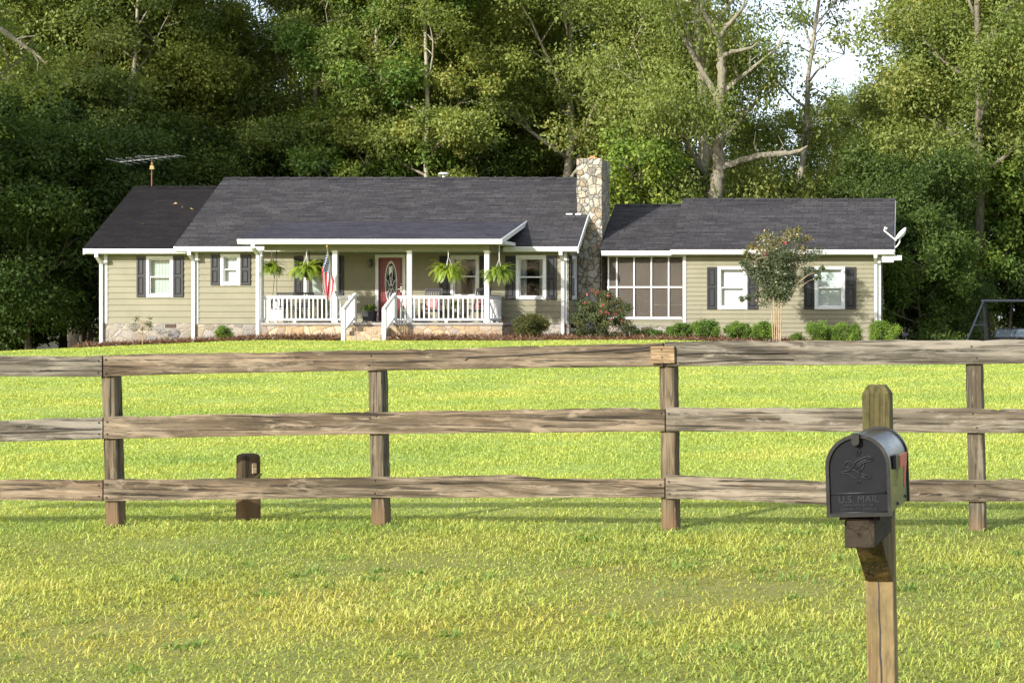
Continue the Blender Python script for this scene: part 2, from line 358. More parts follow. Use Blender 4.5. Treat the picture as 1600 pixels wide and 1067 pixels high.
def glass_mat():
    m = NT('window_glass'); t = m.n('ShaderNodeBsdfTransparent'); t.inputs[0].default_value = (0.9, 0.94, 0.93, 1)
    g = m.n('ShaderNodeBsdfGlossy'); g.inputs['Roughness'].default_value = 0.02
    lw = m.n('ShaderNodeFresnel'); lw.inputs['IOR'].default_value = 1.45
    fac = m.math('MULTIPLY', lw.outputs[0], 0.9)
    mx = m.n('ShaderNodeMixShader'); m.l(fac, mx.inputs[0]); m.l(t.outputs[0], mx.inputs[1]); m.l(g.outputs[0], mx.inputs[2])
    m.l(mx.outputs[0], m.out.inputs[0]); return m.mat
M['glass'] = glass_mat()
def screen_mat():
    m = NT('insect_screen'); t = m.n('ShaderNodeBsdfTransparent'); d = m.n('ShaderNodeBsdfDiffuse'); d.inputs[0].default_value = (0.15, 0.13, 0.108, 1)
    nz = m.noise(m.coord('Object'), 1.2, 4, 0.6)
    mx = m.n('ShaderNodeMixShader'); m.l(m.ramp(nz, [(0.3, 0.5), (0.7, 0.66)]), mx.inputs[0]); m.l(t.outputs[0], mx.inputs[1]); m.l(d.outputs[0], mx.inputs[2])
    m.l(mx.outputs[0], m.out.inputs[0]); return m.mat
M['screen'] = screen_mat()

# ------------------------------------------------------------------ ground
def ground_mat():
    m = NT('lawn_ground'); v = m.coord('Object')
    a = m.noise(v, 0.35, 5, 0.6); b = m.noise(v, 3.5, 6, 0.7); c = m.noise(v, 45, 5, 0.75)
    col = m.ramp(a, [(0.3, (0.31, 0.38, 0.10)), (0.5, (0.37, 0.44, 0.12)), (0.7, (0.42, 0.47, 0.14))])
    col = m.mix(m.ramp(b, [(0.40, 0.0), (0.72, 0.6)]), col, (0.24, 0.32, 0.05))
    col = m.mix(m.ramp(c, [(0.36, 0.6), (0.52, 0.0)]), col, (0.10, 0.12, 0.025))
    gx = m.n('ShaderNodeNewGeometry'); sx = m.n('ShaderNodeSeparateXYZ'); m.l(gx.outputs['Position'], sx.inputs[0])
    nearf = m.ramp(m.math('MULTIPLY', sx.outputs[1], 0.01), [(0.13, 1.0), (0.19, 0.0)])
    soil = m.ramp(m.noise(v, 9, 6, 0.7), [(0.3, (0.10, 0.09, 0.025)), (0.7, (0.21, 0.17, 0.055))])
    col = m.mix(m.math('MULTIPLY', nearf, 0.7), col, soil)
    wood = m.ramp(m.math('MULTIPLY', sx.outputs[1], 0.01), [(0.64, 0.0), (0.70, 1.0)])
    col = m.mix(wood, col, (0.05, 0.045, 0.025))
    return m.finish(col, 0.95, m.bump(m.math('ADD', b, c), 0.7, 0.03), 0, 0.1)
def build_ground():
    xs = np.concatenate([[-4000, -900, -300, -140, -90], np.arange(-64, 30.1, 1.0), [45, 80, 140, 300, 900, 4000]])
    ys = np.concatenate([[-600, -120, -30, -8, 0, 3, 5, 7], np.arange(8, 74.1, 0.8), [80, 90, 110, 150, 240, 500, 1200, 5000]])
    X, Y = np.meshgrid(xs, ys); Z = gz(X, Y)
    V = np.stack([X, Y, Z], -1).reshape(-1, 3); nx = len(xs); ny = len(ys)
    i = np.arange(nx - 1)[None, :] + np.arange(ny - 1)[:, None] * nx
    F = np.stack([i, i + 1, i + nx + 1, i + nx], -1).reshape(-1, 4)
    o = np_mesh('ground', V, F, np.zeros(len(V)), ground_mat(), smooth=True)
    tag(o, kind='structure')
build_ground()
# ------------------------------------------------------------------ house
HX, HY = -15.0, 62.0
house = thing('house', 'long low tan sided ranch house with white trimmed porch, charcoal shutters and dark shingle roofs', 'house', (HX, HY, 0.9))
def hp(mb, name, mat, parent=None, **k):
    return mb.build(name, mat, parent if parent else house, absolute=parent is None, **k)

def clap_wall(mb, o, ux, L, z0, z1, expo=0.2, holes=(), prof=None, seed=0, proud=0.026):
    """lap siding: o = (x, y) start, ux = unit vector along the wall; the outside is to the right of ux turned -90 deg"""
    o = Vector((o[0], o[1], 0)); ux = Vector((ux[0], ux[1], 0)); nrm = Vector((ux.y, -ux.x, 0))
    cuts = sorted(set([z0] + [z0 + expo * i for i in range(int((z1 - z0) / expo) + 2) if z0 + expo * i < z1 - 1e-6] + [z1] +
                      [h[2] for h in holes if z0 < h[2] < z1] + [h[3] for h in holes if z0 < h[3] < z1]))
    rows = [z0 + expo * i for i in range(int((z1 - z0) / expo) + 2)]
    rng = random.Random(seed); jit = [rng.uniform(-0.002, 0.002) for _ in range(300)]
    def off(z, below):
        i = int((z - z0) / expo + (1e-6 if not below else -1e-6)); f = (z - z0 - i * expo) / expo
        return proud * (1 - f) + 0.003 + jit[max(0, i) % 300]
    def P(x, z, d): return o + ux * x + nrm * d + Vector((0, 0, z))
    for za, zb in zip(cuts[:-1], cuts[1:]):
        if zb - za < 1e-5: continue
        iv = [(0.0, L)]
        for h in holes:
            if h[2] < zb - 1e-6 and h[3] > za + 1e-6:
                new = []
                for a, b in iv:
                    if h[0] > a: new.append((a, min(b, h[0])))
                    if h[1] < b: new.append((max(a, h[1]), b))
                iv = [(a, b) for a, b in new if b - a > 1e-4]
        da, db = off(za, False), off(zb, True)
        for a, b in iv:
            a0 = a1 = a; b0 = b1 = b
            if prof:
                l0, r0 = prof(za); l1, r1 = prof(zb)
                a0 = max(a, l0); b0 = min(b, r0); a1 = max(a, l1); b1 = min(b, r1)
                if b0 - a0 < 1e-3: continue
                b1 = max(b1, a1)
            mb.quad(P(a0, za, da), P(b0, za, da), P(b1, zb, db), P(a1, zb, db))
            if any(abs(za - r) < 1e-6 for r in rows):
                mb.quad(P(a0, za, -0.03), P(b0, za, -0.03), P(b0, za, da), P(a0, za, da))
            # sheathing behind
            mb.quad(P(b0, za, -0.09), P(a0, za, -0.09), P(a1, zb, -0.09), P(b1, zb, -0.09))

def xf(o, ux):
    """local frame on a wall: (along, outward, z) -> world"""
    o = Vector((o[0], o[1], 0)); ux = Vector((ux[0], ux[1], 0)); nrm = Vector((ux.y, -ux.x, 0))
    return lambda a, d, z: o + ux * a + nrm * d + Vector((0, 0, z))
def fbox(mb, F, a0, a1, d0, d1, z0, z1):     # box in a wall frame, d outward
    mb.hexa([F(a0, d1, z0), F(a1, d1, z0), F(a1, d0, z0), F(a0, d0, z0), F(a0, d1, z1), F(a1, d1, z1), F(a1, d0, z1), F(a0, d0, z1)])

def window(F, a0, a1, z0, z1, zm, cover='blind', cw=0.1, lab=None):
    """double hung window on a wall frame; a hole of the same size is left in the siding"""
    mb = MB()
    for x0, x1, y0, y1 in ((a0, a0 + cw, z0, z1), (a1 - cw, a1, z0, z1), (a0 + cw, a1 - cw, z1 - cw, z1)):
        fbox(mb, F, x0, x1, -0.10, 0.045, y0, y1)
    fbox(mb, F, a0 + cw, a1 - cw, -0.10, 0.06, z0, z0 + cw * 0.9)
    w = hp(mb, 'window', M['white'])
    if lab: w['label'] = lab
    mb = MB(); i0, i1, b0, b1 = a0 + cw, a1 - cw, z0 + cw * 0.9, z1 - cw; s = 0.042
    for (lo, hi, d0, d1) in ((b0, zm + s / 2, -0.035, -0.005), (zm - s / 2, b1, -0.07, -0.037)):
        fbox(mb, F, i0, i0 + s, d0, d1, lo, hi); fbox(mb, F, i1 - s, i1, d0, d1, lo, hi)
        fbox(mb, F, i0 + s, i1 - s, d0, d1, lo, lo + s); fbox(mb, F, i0 + s, i1 - s, d0, d1, hi - s, hi)
    hp(mb, 'sash', M['white'], w)
    mb = MB(); mb.quad(F(i0 + s, -0.02, b0 + s), F(i1 - s, -0.02, b0 + s), F(i1 - s, -0.02, zm - s / 2), F(i0 + s, -0.02, zm - s / 2))
    mb.quad(F(i0 + s, -0.055, zm + s / 2), F(i1 - s, -0.055, zm + s / 2), F(i1 - s, -0.055, b1 - s), F(i0 + s, -0.055, b1 - s))
    hp(mb, 'pane', M['glass'], w)
    # the room behind: a shallow recess, its indoor darkness painted on
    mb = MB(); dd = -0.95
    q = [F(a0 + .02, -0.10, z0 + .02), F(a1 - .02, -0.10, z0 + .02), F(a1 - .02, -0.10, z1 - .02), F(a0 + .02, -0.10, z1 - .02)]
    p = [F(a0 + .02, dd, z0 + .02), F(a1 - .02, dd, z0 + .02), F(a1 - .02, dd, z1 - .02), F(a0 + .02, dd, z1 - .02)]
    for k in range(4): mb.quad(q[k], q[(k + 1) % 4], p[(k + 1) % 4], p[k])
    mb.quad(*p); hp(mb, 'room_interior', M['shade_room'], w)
    mb = MB()
    def wavy(x0, x1, zb, zt, d, amp, n):
        for k in range(n):
            xa = x0 + (x1 - x0) * k / n; xb = x0 + (x1 - x0) * (k + 1) / n
            da = d + amp * math.sin(k * 1.9); db = d + amp * math.sin((k + 1) * 1.9)
            mb.quad(F(xa, da, zb), F(xb, db, zb), F(xb, db, zt), F(xa, da, zt))
    if cover == 'blind': wavy(i0, i1, b0 - 0.01, b1 + 0.01, -0.14, 0.0012, 6); hp(mb, 'blind', M['blind'], w)
    elif cover == 'green': wavy(i0, i1, b0 - 0.01, b1 + 0.01, -0.16, 0.007, 22); hp(mb, 'curtain', M['greenblind'], w)
    elif cover == 'half':
        wavy(i0, i1, b0 - 0.01, zm + 0.02, -0.15, 0.006, 8); hp(mb, 'curtain', M['greenblind'], w)
    elif cover == 'sides':
        W = i1 - i0; wavy(i0, i0 + W * 0.27, b0 - 0.01, b1 + 0.01, -0.18, 0.03, 12); wavy(i1 - W * 0.2, i1, b0 - 0.01, b1 + 0.01, -0.18, 0.03, 10); hp(mb, 'curtain', M['curtain'], w)
    return w
def shutter(F, a0, a1, z0, z1):
    mb = MB(); s = 0.055; zm = z0 + (z1 - z0) * 0.52; d0, d1 = 0.026, 0.06
    fbox(mb, F, a0, a0 + s, d0, d1, z0, z1); fbox(mb, F, a1 - s, a1, d0, d1, z0, z1)
    for lo, hi in ((z0, z0 + s * 1.3), (zm - s * 0.6, zm + s * 0.6), (z1 - s * 1.3, z1)): fbox(mb, F, a0 + s, a1 - s, d0, d1, lo, hi)
    fbox(mb, F, a0 + s, a1 - s, d0, 0.034, z0 + s, z1 - s)
    o = hp(mb, 'shutter', M['shutter'])
    mb = MB(); e = 0.032
    for lo, hi in ((z0 + s * 1.3 + e, zm - s * 0.6 - e), (zm + s * 0.6 + e, z1 - s * 1.3 - e)):
        A = [F(a0 + s + e, 0.035, lo), F(a1 - s - e, 0.035, lo), F(a1 - s - e, 0.035, hi), F(a0 + s + e, 0.035, hi)]; g = 0.022
        B = [F(a0 + s + e + g, 0.055, lo + g), F(a1 - s - e - g, 0.055, lo + g), F(a1 - s - e - g, 0.055, hi - g), F(a0 + s + e + g, 0.055, hi - g)]
        for k in range(4): mb.quad(A[k], A[(k + 1) % 4], B[(k + 1) % 4], B[k])
        mb.quad(*B)
    hp(mb, 'raised_panel', M['shutter'], o)
    return o
def front(d): return xf((0, d), (1, 0))

# --- key dimensions (metres)
Ym, Yl, Yb, Yr = 62.0, 62.6, 63.3, 63.0
XLL = WX(157, Yl); XML = WX(300, Ym); XMR = WX(888.5, Ym); XRL = WX(1066.5, Yr); XRR = WX(1376.6, Yr)
ZE, ZR = WZ(386.6, 61.6), WZ(281, 66.0); YE, YR = 61.6, 66.0
ZEl, ZRl, YEl, YRl = WZ(390, 62.2), WZ(295, 66.2), 62.2, 66.2
ZEb, ZRb, YEb, YRb = WZ(393.2, 62.9), WZ(322.8, 66.4), 62.9, 66.4
ZEr, ZRr, YEr, YRr = WZ(391.3, 62.6), WZ(314.2, 65.96), 62.6, 65.96

# --- walls with holes for windows
def hole(u0, u1, v0, v1, d): return (WX(u0, d), WX(u1, d), WZ(v1, d), WZ(v0, d))
specs = [  # u0,u1,v0,v1,vm,d,cover, shutters(u ranges), wall key
    (229, 271, 400.2, 464.5, 432.7, Yl, 'green', ((214.4, 228.4), (271.6, 287)), 'l'),
    (345, 376, 397, 446, 421, Ym, 'blind', ((330, 344.4), (376.6, 392)), 'm'),
    (475, 521, 399, 463, 431, Ym, 'half', ((460, 474.4), (521.6, 537)), 'm'),
    (704, 749, 399, 466, 432, Ym, 'sides', ((687, 703.4), (749.6, 765)), 'm'),
    (806.4, 853.8, 399, 468, 433, Ym, 'sides', ((790, 805.8), (854.4, 870)), 'm'),
    (1121.4, 1167.7, 416.5, 483.3, 449.6, Yr, 'blind', ((1105, 1120.8), (1168.3, 1184.6)), 'r'),
    (1272.8, 1320.3, 416.5, 483.3, 449.6, Yr, 'blind', ((1256, 1272.2), (1320.9, 1337.6)), 'r')]
door_h = hole(587, 634, 398, 503.4, Ym)
Zfl = WZ(504, 59.8)                      # porch floor
for key, x0, x1, d, vb, zt, ex in (('l', XLL, XML, Yl, 505, ZEl, 0.21), ('m', XML, XMR, Ym, 506, ZE, 0.21), ('r', XRL, XRR, Yr, 533, ZEr, 0.156)):
    hs = [(h[0] - x0, h[1] - x0, h[2], h[3]) for h in [hole(*s[:4], s[5]) for s in specs if s[8] == key]]
    if key == 'm': hs.append((door_h[0] - x0, door_h[1] - x0, door_h[2], door_h[3]))
    mb = MB(); clap_wall(mb, (x0, d), (1, 0), x1 - x0, WZ(vb, d), zt + 0.02, ex, hs, seed=ord(key)); hp(mb, 'wall', M['siding'])
for s in specs:
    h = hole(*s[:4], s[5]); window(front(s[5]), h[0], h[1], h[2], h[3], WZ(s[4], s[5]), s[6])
    for a, b in s[7]: shutter(front(s[5] - 0.0), WX(a, s[5]), WX(b, s[5]), h[2] + 0.005, h[3] - 0.02)
# gable end walls
def gable_prof(ye, ze, yr, zr, y0, flip):
    def f(z):
        t = max(0.0, (z - ze) / (zr - ze)); lo = ye + (yr - ye) * t; hi = 2 * yr - lo
        return (lo - y0, hi - y0) if not flip else (y0 - hi, y0 - lo)
    return f
# right end of main block, with its own window
Fg = xf((XMR, Ym), (0, 1)); gz0 = WZ(506, Ym)
gw = (0.12, 1.32, WZ(468, 62.7), WZ(400, 62.7))
mb = MB(); clap_wall(mb, (XMR, Ym), (0, 1), 8.0, gz0, ZR - 0.05, 0.21, [gw], gable_prof(YE, ZE - 0.12, YR, ZR - 0.12, Ym, False), 5); hp(mb, 'wall', M['siding'])
window(Fg, gw[0] + 0.2, gw[1], gw[2], gw[3], WZ(433, 62.7), 'sides')
shutter(Fg, gw[0] - 0.08, gw[0] + 0.19, gw[2], gw[3]); shutter(Fg, gw[1] + 0.01, gw[1] + 0.28, gw[2], gw[3])
mb = MB(); clap_wall(mb, (XML, 70.0), (0, -1), 8.0, gz0, ZR - 0.05, 0.21, (), gable_prof(YE, ZE - 0.12, YR, ZR - 0.12, 70.0, True), 6); hp(mb, 'wall', M['siding'])
mb = MB(); clap_wall(mb, (XLL, 69.8), (0, -1), 7.2, WZ(505, Yl), ZRl - 0.05, 0.21, (), gable_prof(YEl, ZEl - 0.12, YRl, ZRl - 0.12, 69.8, True), 7); hp(mb, 'wall', M['siding'])
rz0 = WZ(533, Yr); rw = (3.4, 4.3, WZ(483, 65), WZ(430, 65))
mb = MB(); clap_wall(mb, (XRR, Yr), (0, 1), 5.92, rz0, ZRr - 0.05, 0.156, [rw], gable_prof(YEr, ZEr - 0.1, YRr, ZRr - 0.1, Yr, False), 8); hp(mb, 'wall', M['siding'])
window(xf((XRR, Yr), (0, 1)), *rw, (rw[2] + rw[3]) / 2, 'blind')
mb = MB(); clap_wall(mb, (XRL, 68.9), (0, -1), 5.9, rz0, ZRr - 0.05, 0.156, (), gable_prof(YEr, ZEr - 0.1, YRr, ZRr - 0.1, 68.9, True), 9); hp(mb, 'wall', M['siding'])
# back walls
for x0, x1, y, z0, z1 in ((XLL, XML, 69.8, 1.3, ZEl), (XML, XMR, 70.0, 1.3, ZE), (XRL, XRR, 68.9, 0.8, ZEr)):
    mb = MB(); clap_wall(mb, (x1, y), (-1, 0), x1 - x0, z0, z1, 0.2, (), None, 3); hp(mb, 'wall', M['siding'])

# --- roofs
def roof(x0, x1, ye, ze, yr, zr, mat, th=0.07, back=True, name='roof', cut=None):
    mb = MB(); n = Vector((0, -(zr - ze), yr - ye)).normalized() * th
    def slab(xa, xb, ya, za, yb, zb):
        nn = Vector((0, -(zb - za), yb - ya)).normalized() * th if yb > ya else Vector((0, (zb - za), ya - yb)).normalized() * th
        mb.hexa([(xa, ya, za), (xb, ya, za), (xb, yb, zb), (xa, yb, zb), (xa, ya + nn.y, za + nn.z), (xb, ya + nn.y, za + nn.z), (xb, yb + 0, zb + nn.length / max(0.5, nn.normalized().z)), (xa, yb, zb + nn.length / max(0.5, nn.normalized().z))])
    t0 = -0.02
    if cut:  # main roof: the right overhang stops at the chimney
        slab(x0, cut[0], ye + t0, ze, yr, zr); zc = ze + (zr - ze) * (cut[1] - ye) / (yr - ye); slab(cut[0], x1, ye + t0, ze, cut[1], zc)
    else: slab(x0, x1, ye + t0, ze, yr, zr)
    if back:
        yb = 2 * yr - ye; slab(x0, x1 if not cut else cut[0], yb, ze, yr, zr)
    o = hp(mb, name, mat)
    if back:
        mb = MB(); w = 0.16; k = (zr - ze) / (yr - ye); zt = zr + th / math.cos(math.atan(k)) + 0.012; xe = x1 if not cut else cut[0]
        i = 0; x = x0
        while x < xe - 0.01:
            xn = min(xe, x + 0.3); d = 0.012 if i % 2 else 0.0
            mb.poly([(x, yr - w, zt - w * k + d), (xn, yr - w, zt - w * k + d + 0.004), (xn, yr, zt + d + 0.004), (x, yr, zt + d)])
            mb.poly([(x, yr, zt + d), (xn, yr, zt + d + 0.004), (xn, yr + w, zt - w * k + d + 0.004), (x, yr + w, zt - w * k + d)]); x = xn; i += 1
        hp(mb, 'ridge_cap', mat, o)
    return o
XE0, XE1 = WX(273.5, 61.6), WX(903, 61.6)
CHY = 63.53; CHX1 = WX(939.5, CHY); CHY2 = 65.2
roof_main = roof(XE0, XE1, YE, ZE, YR, ZR, M['roof'], cut=(XMR - 0.02, CHY - 0.02))
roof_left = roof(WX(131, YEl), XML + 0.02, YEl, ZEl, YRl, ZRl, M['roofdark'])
roof_mid = roof(CHX1 + 0.02, XRL + 0.5, YEb, ZEb, YRb, ZRb, M['roof'])
XR0, XR1 = WX(1048, YEr), WX(1397, YEr)
roof_right = roof(XR0, XR1, YEr, ZEr, YRr, ZRr, M['roof'])
# porch roof (shallow)
PX0, PX1, PYE, PZE, PYT, PZT = WX(372.5, 59.3), WX(784, 59.3), 59.3, WZ(376, 59.3), 63.2, 4.985
mb = MB(); mb.hexa([(PX0, PYE, PZE), (PX1, PYE, PZE), (PX1, PYT, PZT - .03), (PX0, PYT, PZT - .03), (PX0, PYE, PZE + .06), (PX1, PYE, PZE + .06), (PX1, PYT, PZT + .03), (PX0, PYT, PZT + .03)])
hp(mb, 'porch_roof', M['roofblue'])

# --- gutters, fascia, soffits, rakes
def gutter(x0, x1, ye, ze, h=0.145):
    mb = MB(); mb.extrude([(ye, ze - h), (ye - 0.055, ze - h), (ye - 0.085, ze - h * 0.55), (ye - 0.105, ze - h * 0.22), (ye - 0.115, ze - h * 0.2), (ye - 0.115, ze + 0.012), (ye - 0.10, ze + 0.012), (ye - 0.095, ze - 0.02), (ye, ze - 0.02)], x0, x1)
    return hp(mb, 'gutter', M['white'])
for x0, x1, ye, ze in ((WX(130.5, 62.1), XE0 + 0.35, YEl, ZEl + 0.01), (XE0 - 0.01, PX0 + 0.75, YE, ZE + 0.01), (PX1 - 0.45, XE1, YE, ZE + 0.01), (PX0 - 0.01, PX1, PYE, PZE + 0.03), (CHX1 + 0.12, XR0 - 0.01, YEb, ZEb + 0.01), (XR0, XR1, YEr, ZEr + 0.01)):
    gutter(x0, x1, ye, ze)
mb = MB()
for x0, x1, ye, yw, ze in ((WX(131, YEl), XML, YEl, Yl, ZEl), (XE0, XE1, YE, Ym, ZE), (CHX1 + .1, XR0, YEb, Yb, ZEb), (XR0, XR1, YEr, Yr, ZEr)):
    mb.box(x0 + 0.01, x1 - 0.01, ye + 0.004, yw - 0.03, ze - 0.155, ze - 0.14)
    mb.box(x0 + 0.01, x1 - 0.01, ye + 0.004, ye + 0.03, ze - 0.139, ze - 0.005)
hp(mb, 'soffit', M['white'])
def rake(x, ya, za, yb, zb, h=0.17, t=0.03):
    mb = MB(); mb.hexa([(x, ya, za - h), (x + t, ya, za - h), (x + t, yb, zb - h), (x, yb, zb - h), (x, ya, za + 0.03), (x + t, ya, za + 0.03), (x + t, yb, zb + 0.03), (x, yb, zb + 0.03)])
    return hp(mb, 'rake_board', M['white'])
zc = ZE + (ZR - ZE) * (CHY - 0.02 - YE) / (YR - YE)
rake(XE1 + 0.002, YE - 0.11, ZE - 0.03, CHY - 0.02, zc + 0.05)
rake(XR1 + 0.002, YEr, ZEr, YRr, ZRr); rake(XR1 + 0.002, 2 * YRr - YEr, ZEr, YRr, ZRr)
rake(XE0 - 0.032, YE, ZE, YR, ZR); rake(WX(131, YEl) - 0.032, YEl, ZEl, YRl, ZRl)
rake(PX1 + 0.002, PYE - 0.1, PZE + 0.02, PYT, PZT + 0.03, h=0.13)
# cornice return at right end of the right wing
mb = MB(); mb.box(XRR + 0.03, XR1 + 0.26, Yr - 0.3, Yr + 0.5, ZEr - 0.33, ZEr - 0.17); mb.box(XRR + 0.03, XR1 - 0.02, Yr - 0.28, Yr + 0.4, ZEr - 0.4, ZEr - 0.335); hp(mb, 'cornice_return', M['white'])
# flashing where the overhang meets the chimney
mb = MB(); mb.box(XMR - 0.36, XMR - 0.14, CHY - 0.12, CHY - 0.03, zc + 0.07, zc + 0.115); mb.box(XMR - 0.04, XMR + 0.16, CHY - 0.1, CHY - 0.03, zc + 0.06, zc + 0.11); hp(mb, 'flashing', M['white'])
# infill over the porch beam, right end
mb = MB(); clap_wall(mb, (WX(765, 59.9), 59.95), (0, 1), 2.0, WZ(391, 59.9), PZE + 0.25, 0.2, (), None, 4); hp(mb, 'wall', M['siding'])
# frieze board under the eave of the main wall is shaded siding; corner boards
for u, d, zb, zt in ((166, Yl, 505, ZEl), (308, Ym, 506, ZE), (883.5, Ym, 506, ZE), (1069.6, Yr, 533, ZEr), (1374, Yr, 533, ZEr)):
    mb = MB(); x = WX(u, d); mb.box(x - 0.055, x + 0.055, d - 0.045, d + 0.02, WZ(zb, d), zt - 0.157); hp(mb, 'corner_board', M['white'])
# downspouts
def downspout(x, y, z0, z1, yg, zg):
    mb = MB(); w, t = 0.105, 0.08
    mb.bar((x, y - t / 2, z0 + 0.12), (x, y - t / 2, z1), w, t, (0, 1, 0))
    mb.bar((x, y - t / 2, z1 - 0.03), (x, yg, zg - 0.1), w * 0.98, t * 0.95, (0, 1, 0)); mb.bar((x, yg, zg - 0.13), (x, yg, zg), w * 1.1, t * 1.1, (0, 1, 0))
    mb.bar((x, y - t / 2, z0 + 0.15), (x, y - 0.30, z0 + 0.03), w * 0.99, t, (0, 1, 0))
    return hp(mb, 'downspout', M['white'])
downspout(WX(158.3, 62.5), Yl - 0.06, gzf(WX(158, 62.5), 62.4), ZEl - 0.45, YEl - 0.06, ZEl - 0.13)
downspout(WX(302.3, 61.9), Ym - 0.06, gzf(WX(302, 61.9), 61.8), ZE - 0.42, YE - 0.06, ZE - 0.13)
downspout(WX(879.3, 61.9), Ym - 0.06, gzf(WX(880, 61.9), 61.8), ZE - 0.42, YE - 0.06, ZE - 0.13)
downspout(WX(1368.3, 62.9), Yr - 0.06, gzf(WX(1368, 62.9), 62.8), ZEr - 0.42, YEr - 0.06, ZEr - 0.13)
downspout(WX(404.2, 59.75), 59.72, gzf(WX(404, 59.7), 59.6), PZE - 0.42, PYE - 0.06, PZE - 0.13)

# --- stone foundation
for x0, x1, y0, y1, zt in ((XLL - .02, XML, Yl - 0.03, Yl + 0.3, WZ(505, Yl)), (XML - 0.02, WX(409, 59.9), Ym - 0.03, Ym + 0.3, WZ(506.4, Ym)), (WX(785, 60), XMR + 0.02, Ym - 0.03, Ym + 0.3, WZ(506.4, Ym)), (XMR + 0.021, XRL - 0.03, Yb - 0.03, Yb + 0.3, WZ(509, Yb))):
    mb = MB(); mb.box(x0, x1, y0, y1, -0.4, zt - 0.004); hp(mb, 'foundation', M['flag_stone'])
for u0, u1, v0, v1, d in ((258.6, 275.6, 506.2, 512, Yl), (1002, 1018, 511, 518, Yb)):
    mb = MB(); y = d - 0.03; x0, x1, z0, z1 = WX(u0, d), WX(u1, d), WZ(v1, d), WZ(v0, d); mb.box(x0, x1, y - 0.012, y - 0.002, z0, z1)
    for k in range(4): zz = z0 + (z1 - z0) * (k + .2) / 4; mb.box(x0 + .01, x1 - .01, y - 0.022, y - 0.013, zz, zz + (z1 - z0) * .14)
    hp(mb, 'foundation_vent', M['vent'])

# --- front door
Fm = front(Ym)
mb = MB(); a0, a1, z0, z1 = door_h; z0 = Zfl; cw = 0.1
for x0, x1, y0, y1 in ((a0, a0 + cw, z0, z1), (a1 - cw, a1, z0, z1), (a0 + cw, a1 - cw, z1 - cw, z1)): fbox(mb, Fm, x0, x1, -0.1, 0.05, y0, y1)
fbox(mb, Fm, a0 + cw, a1 - cw, -0.1, 0.07, z0, z0 + 0.045)
hp(mb, 'door_frame', M['white'])
mb = MB(); b0, b1, y0, y1 = a0 + cw, a1 - cw, z0 + 0.047, z1 - cw
fbox(mb, Fm, b0, b1, -0.09, -0.05, y0, y1)
cxd = (b0 + b1) / 2; czd = WZ(442, Ym); ra, rb = 0.19, 0.68
for lo, hi in ((y0 + 0.10, czd - rb - 0.10),):
    for x0, x1 in ((b0 + 0.1, cxd - 0.03), (cxd + 0.03, b1 - 0.1)): fbox(mb, Fm, x0, x1, -0.049, -0.036, lo, hi)
for x in (b0 + 0.09, b1 - 0.11): fbox(mb, Fm, x, x + 0.02, -0.049, -0.035, y0 + 0.5, y1 - 0.09)
fbox(mb, Fm, b0 + 0.115, b1 - 0.115, -0.049, -0.035, y1 - 0.11, y1 - 0.09)
door = hp(mb, 'door', M['red_door'])
mb = MB(); N = 40
def ell(k, s, d): a = 2 * math.pi * k / N; return Fm(cxd + ra * s * math.cos(a), d, czd + rb * s * math.sin(a))
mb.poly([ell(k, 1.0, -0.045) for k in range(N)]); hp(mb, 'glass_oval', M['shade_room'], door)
mb = MB()
for k in range(N):
    for s0, s1, d in ((0.97, 1.1, -0.03), (0.80, 0.84, -0.038)): mb.quad(ell(k, s0, d), ell(k + 1, s0, d), ell(k + 1, s1, d), ell(k, s1, d))
    for s, dz in ((1.1, 1), (0.97, -1)): mb.quad(ell(k, s, -0.05), ell(k + 1, s, -0.05), ell(k + 1, s, -0.03), ell(k, s, -0.03))
hp(mb, 'oval_frame', M['metal'], door)
mb = MB()
for k in range(8):
    a = math.pi / 8 + k * math.pi / 4
    mb.bar(Fm(cxd + 0.03 * math.cos(a), -0.04, czd - 0.15 + 0.08 * math.sin(a)), Fm(cxd + ra * .93 * math.cos(a), -0.04, czd + rb * .93 * math.sin(a) - (0.12 if abs(math.sin(a)) < .5 else 0)), 0.016, 0.008, (0, 1, 0))
mb.tube([Fm(cxd + 0.045 * math.cos(t * .5236), -0.038, czd - 0.15 + 0.08 * math.sin(t * .5236)) for t in range(13)], 0.008, 5)
mb.tube([Fm(cxd + 0.1 * math.cos(t * .5236), -0.038, czd - 0.12 + 0.3 * math.sin(t * .5236)) for t in range(13)], 0.006, 5)
mb.quad(Fm(cxd - .085, -0.04, czd + .26), Fm(cxd + .02, -0.04, czd + .36), Fm(cxd + .03, -0.04, czd + .6), Fm(cxd - .06, -0.04, czd + .5))
hp(mb, 'leaded_tracery', M['lead'], door)
mb = MB(); hx = b1 - 0.07; hz = WZ(452, Ym)
fbox(mb, Fm, hx - 0.022, hx + 0.022, -0.05, -0.035, hz - 0.1, hz + 0.1); mb.bar(Fm(hx, -0.035, hz), Fm(hx, 0.01, hz), 0.02, 0.02); mb.bar(Fm(hx + .01, 0.01, hz), Fm(hx - 0.1, 0.012, hz + .004), 0.02, 0.024)
mb.lathe([(0.0, 0), (0.02, 0.002), (0.02, 0.02)], Fm(hx, -0.036, hz + 0.17), 8)
hp(mb, 'handle', M['brass'], door)

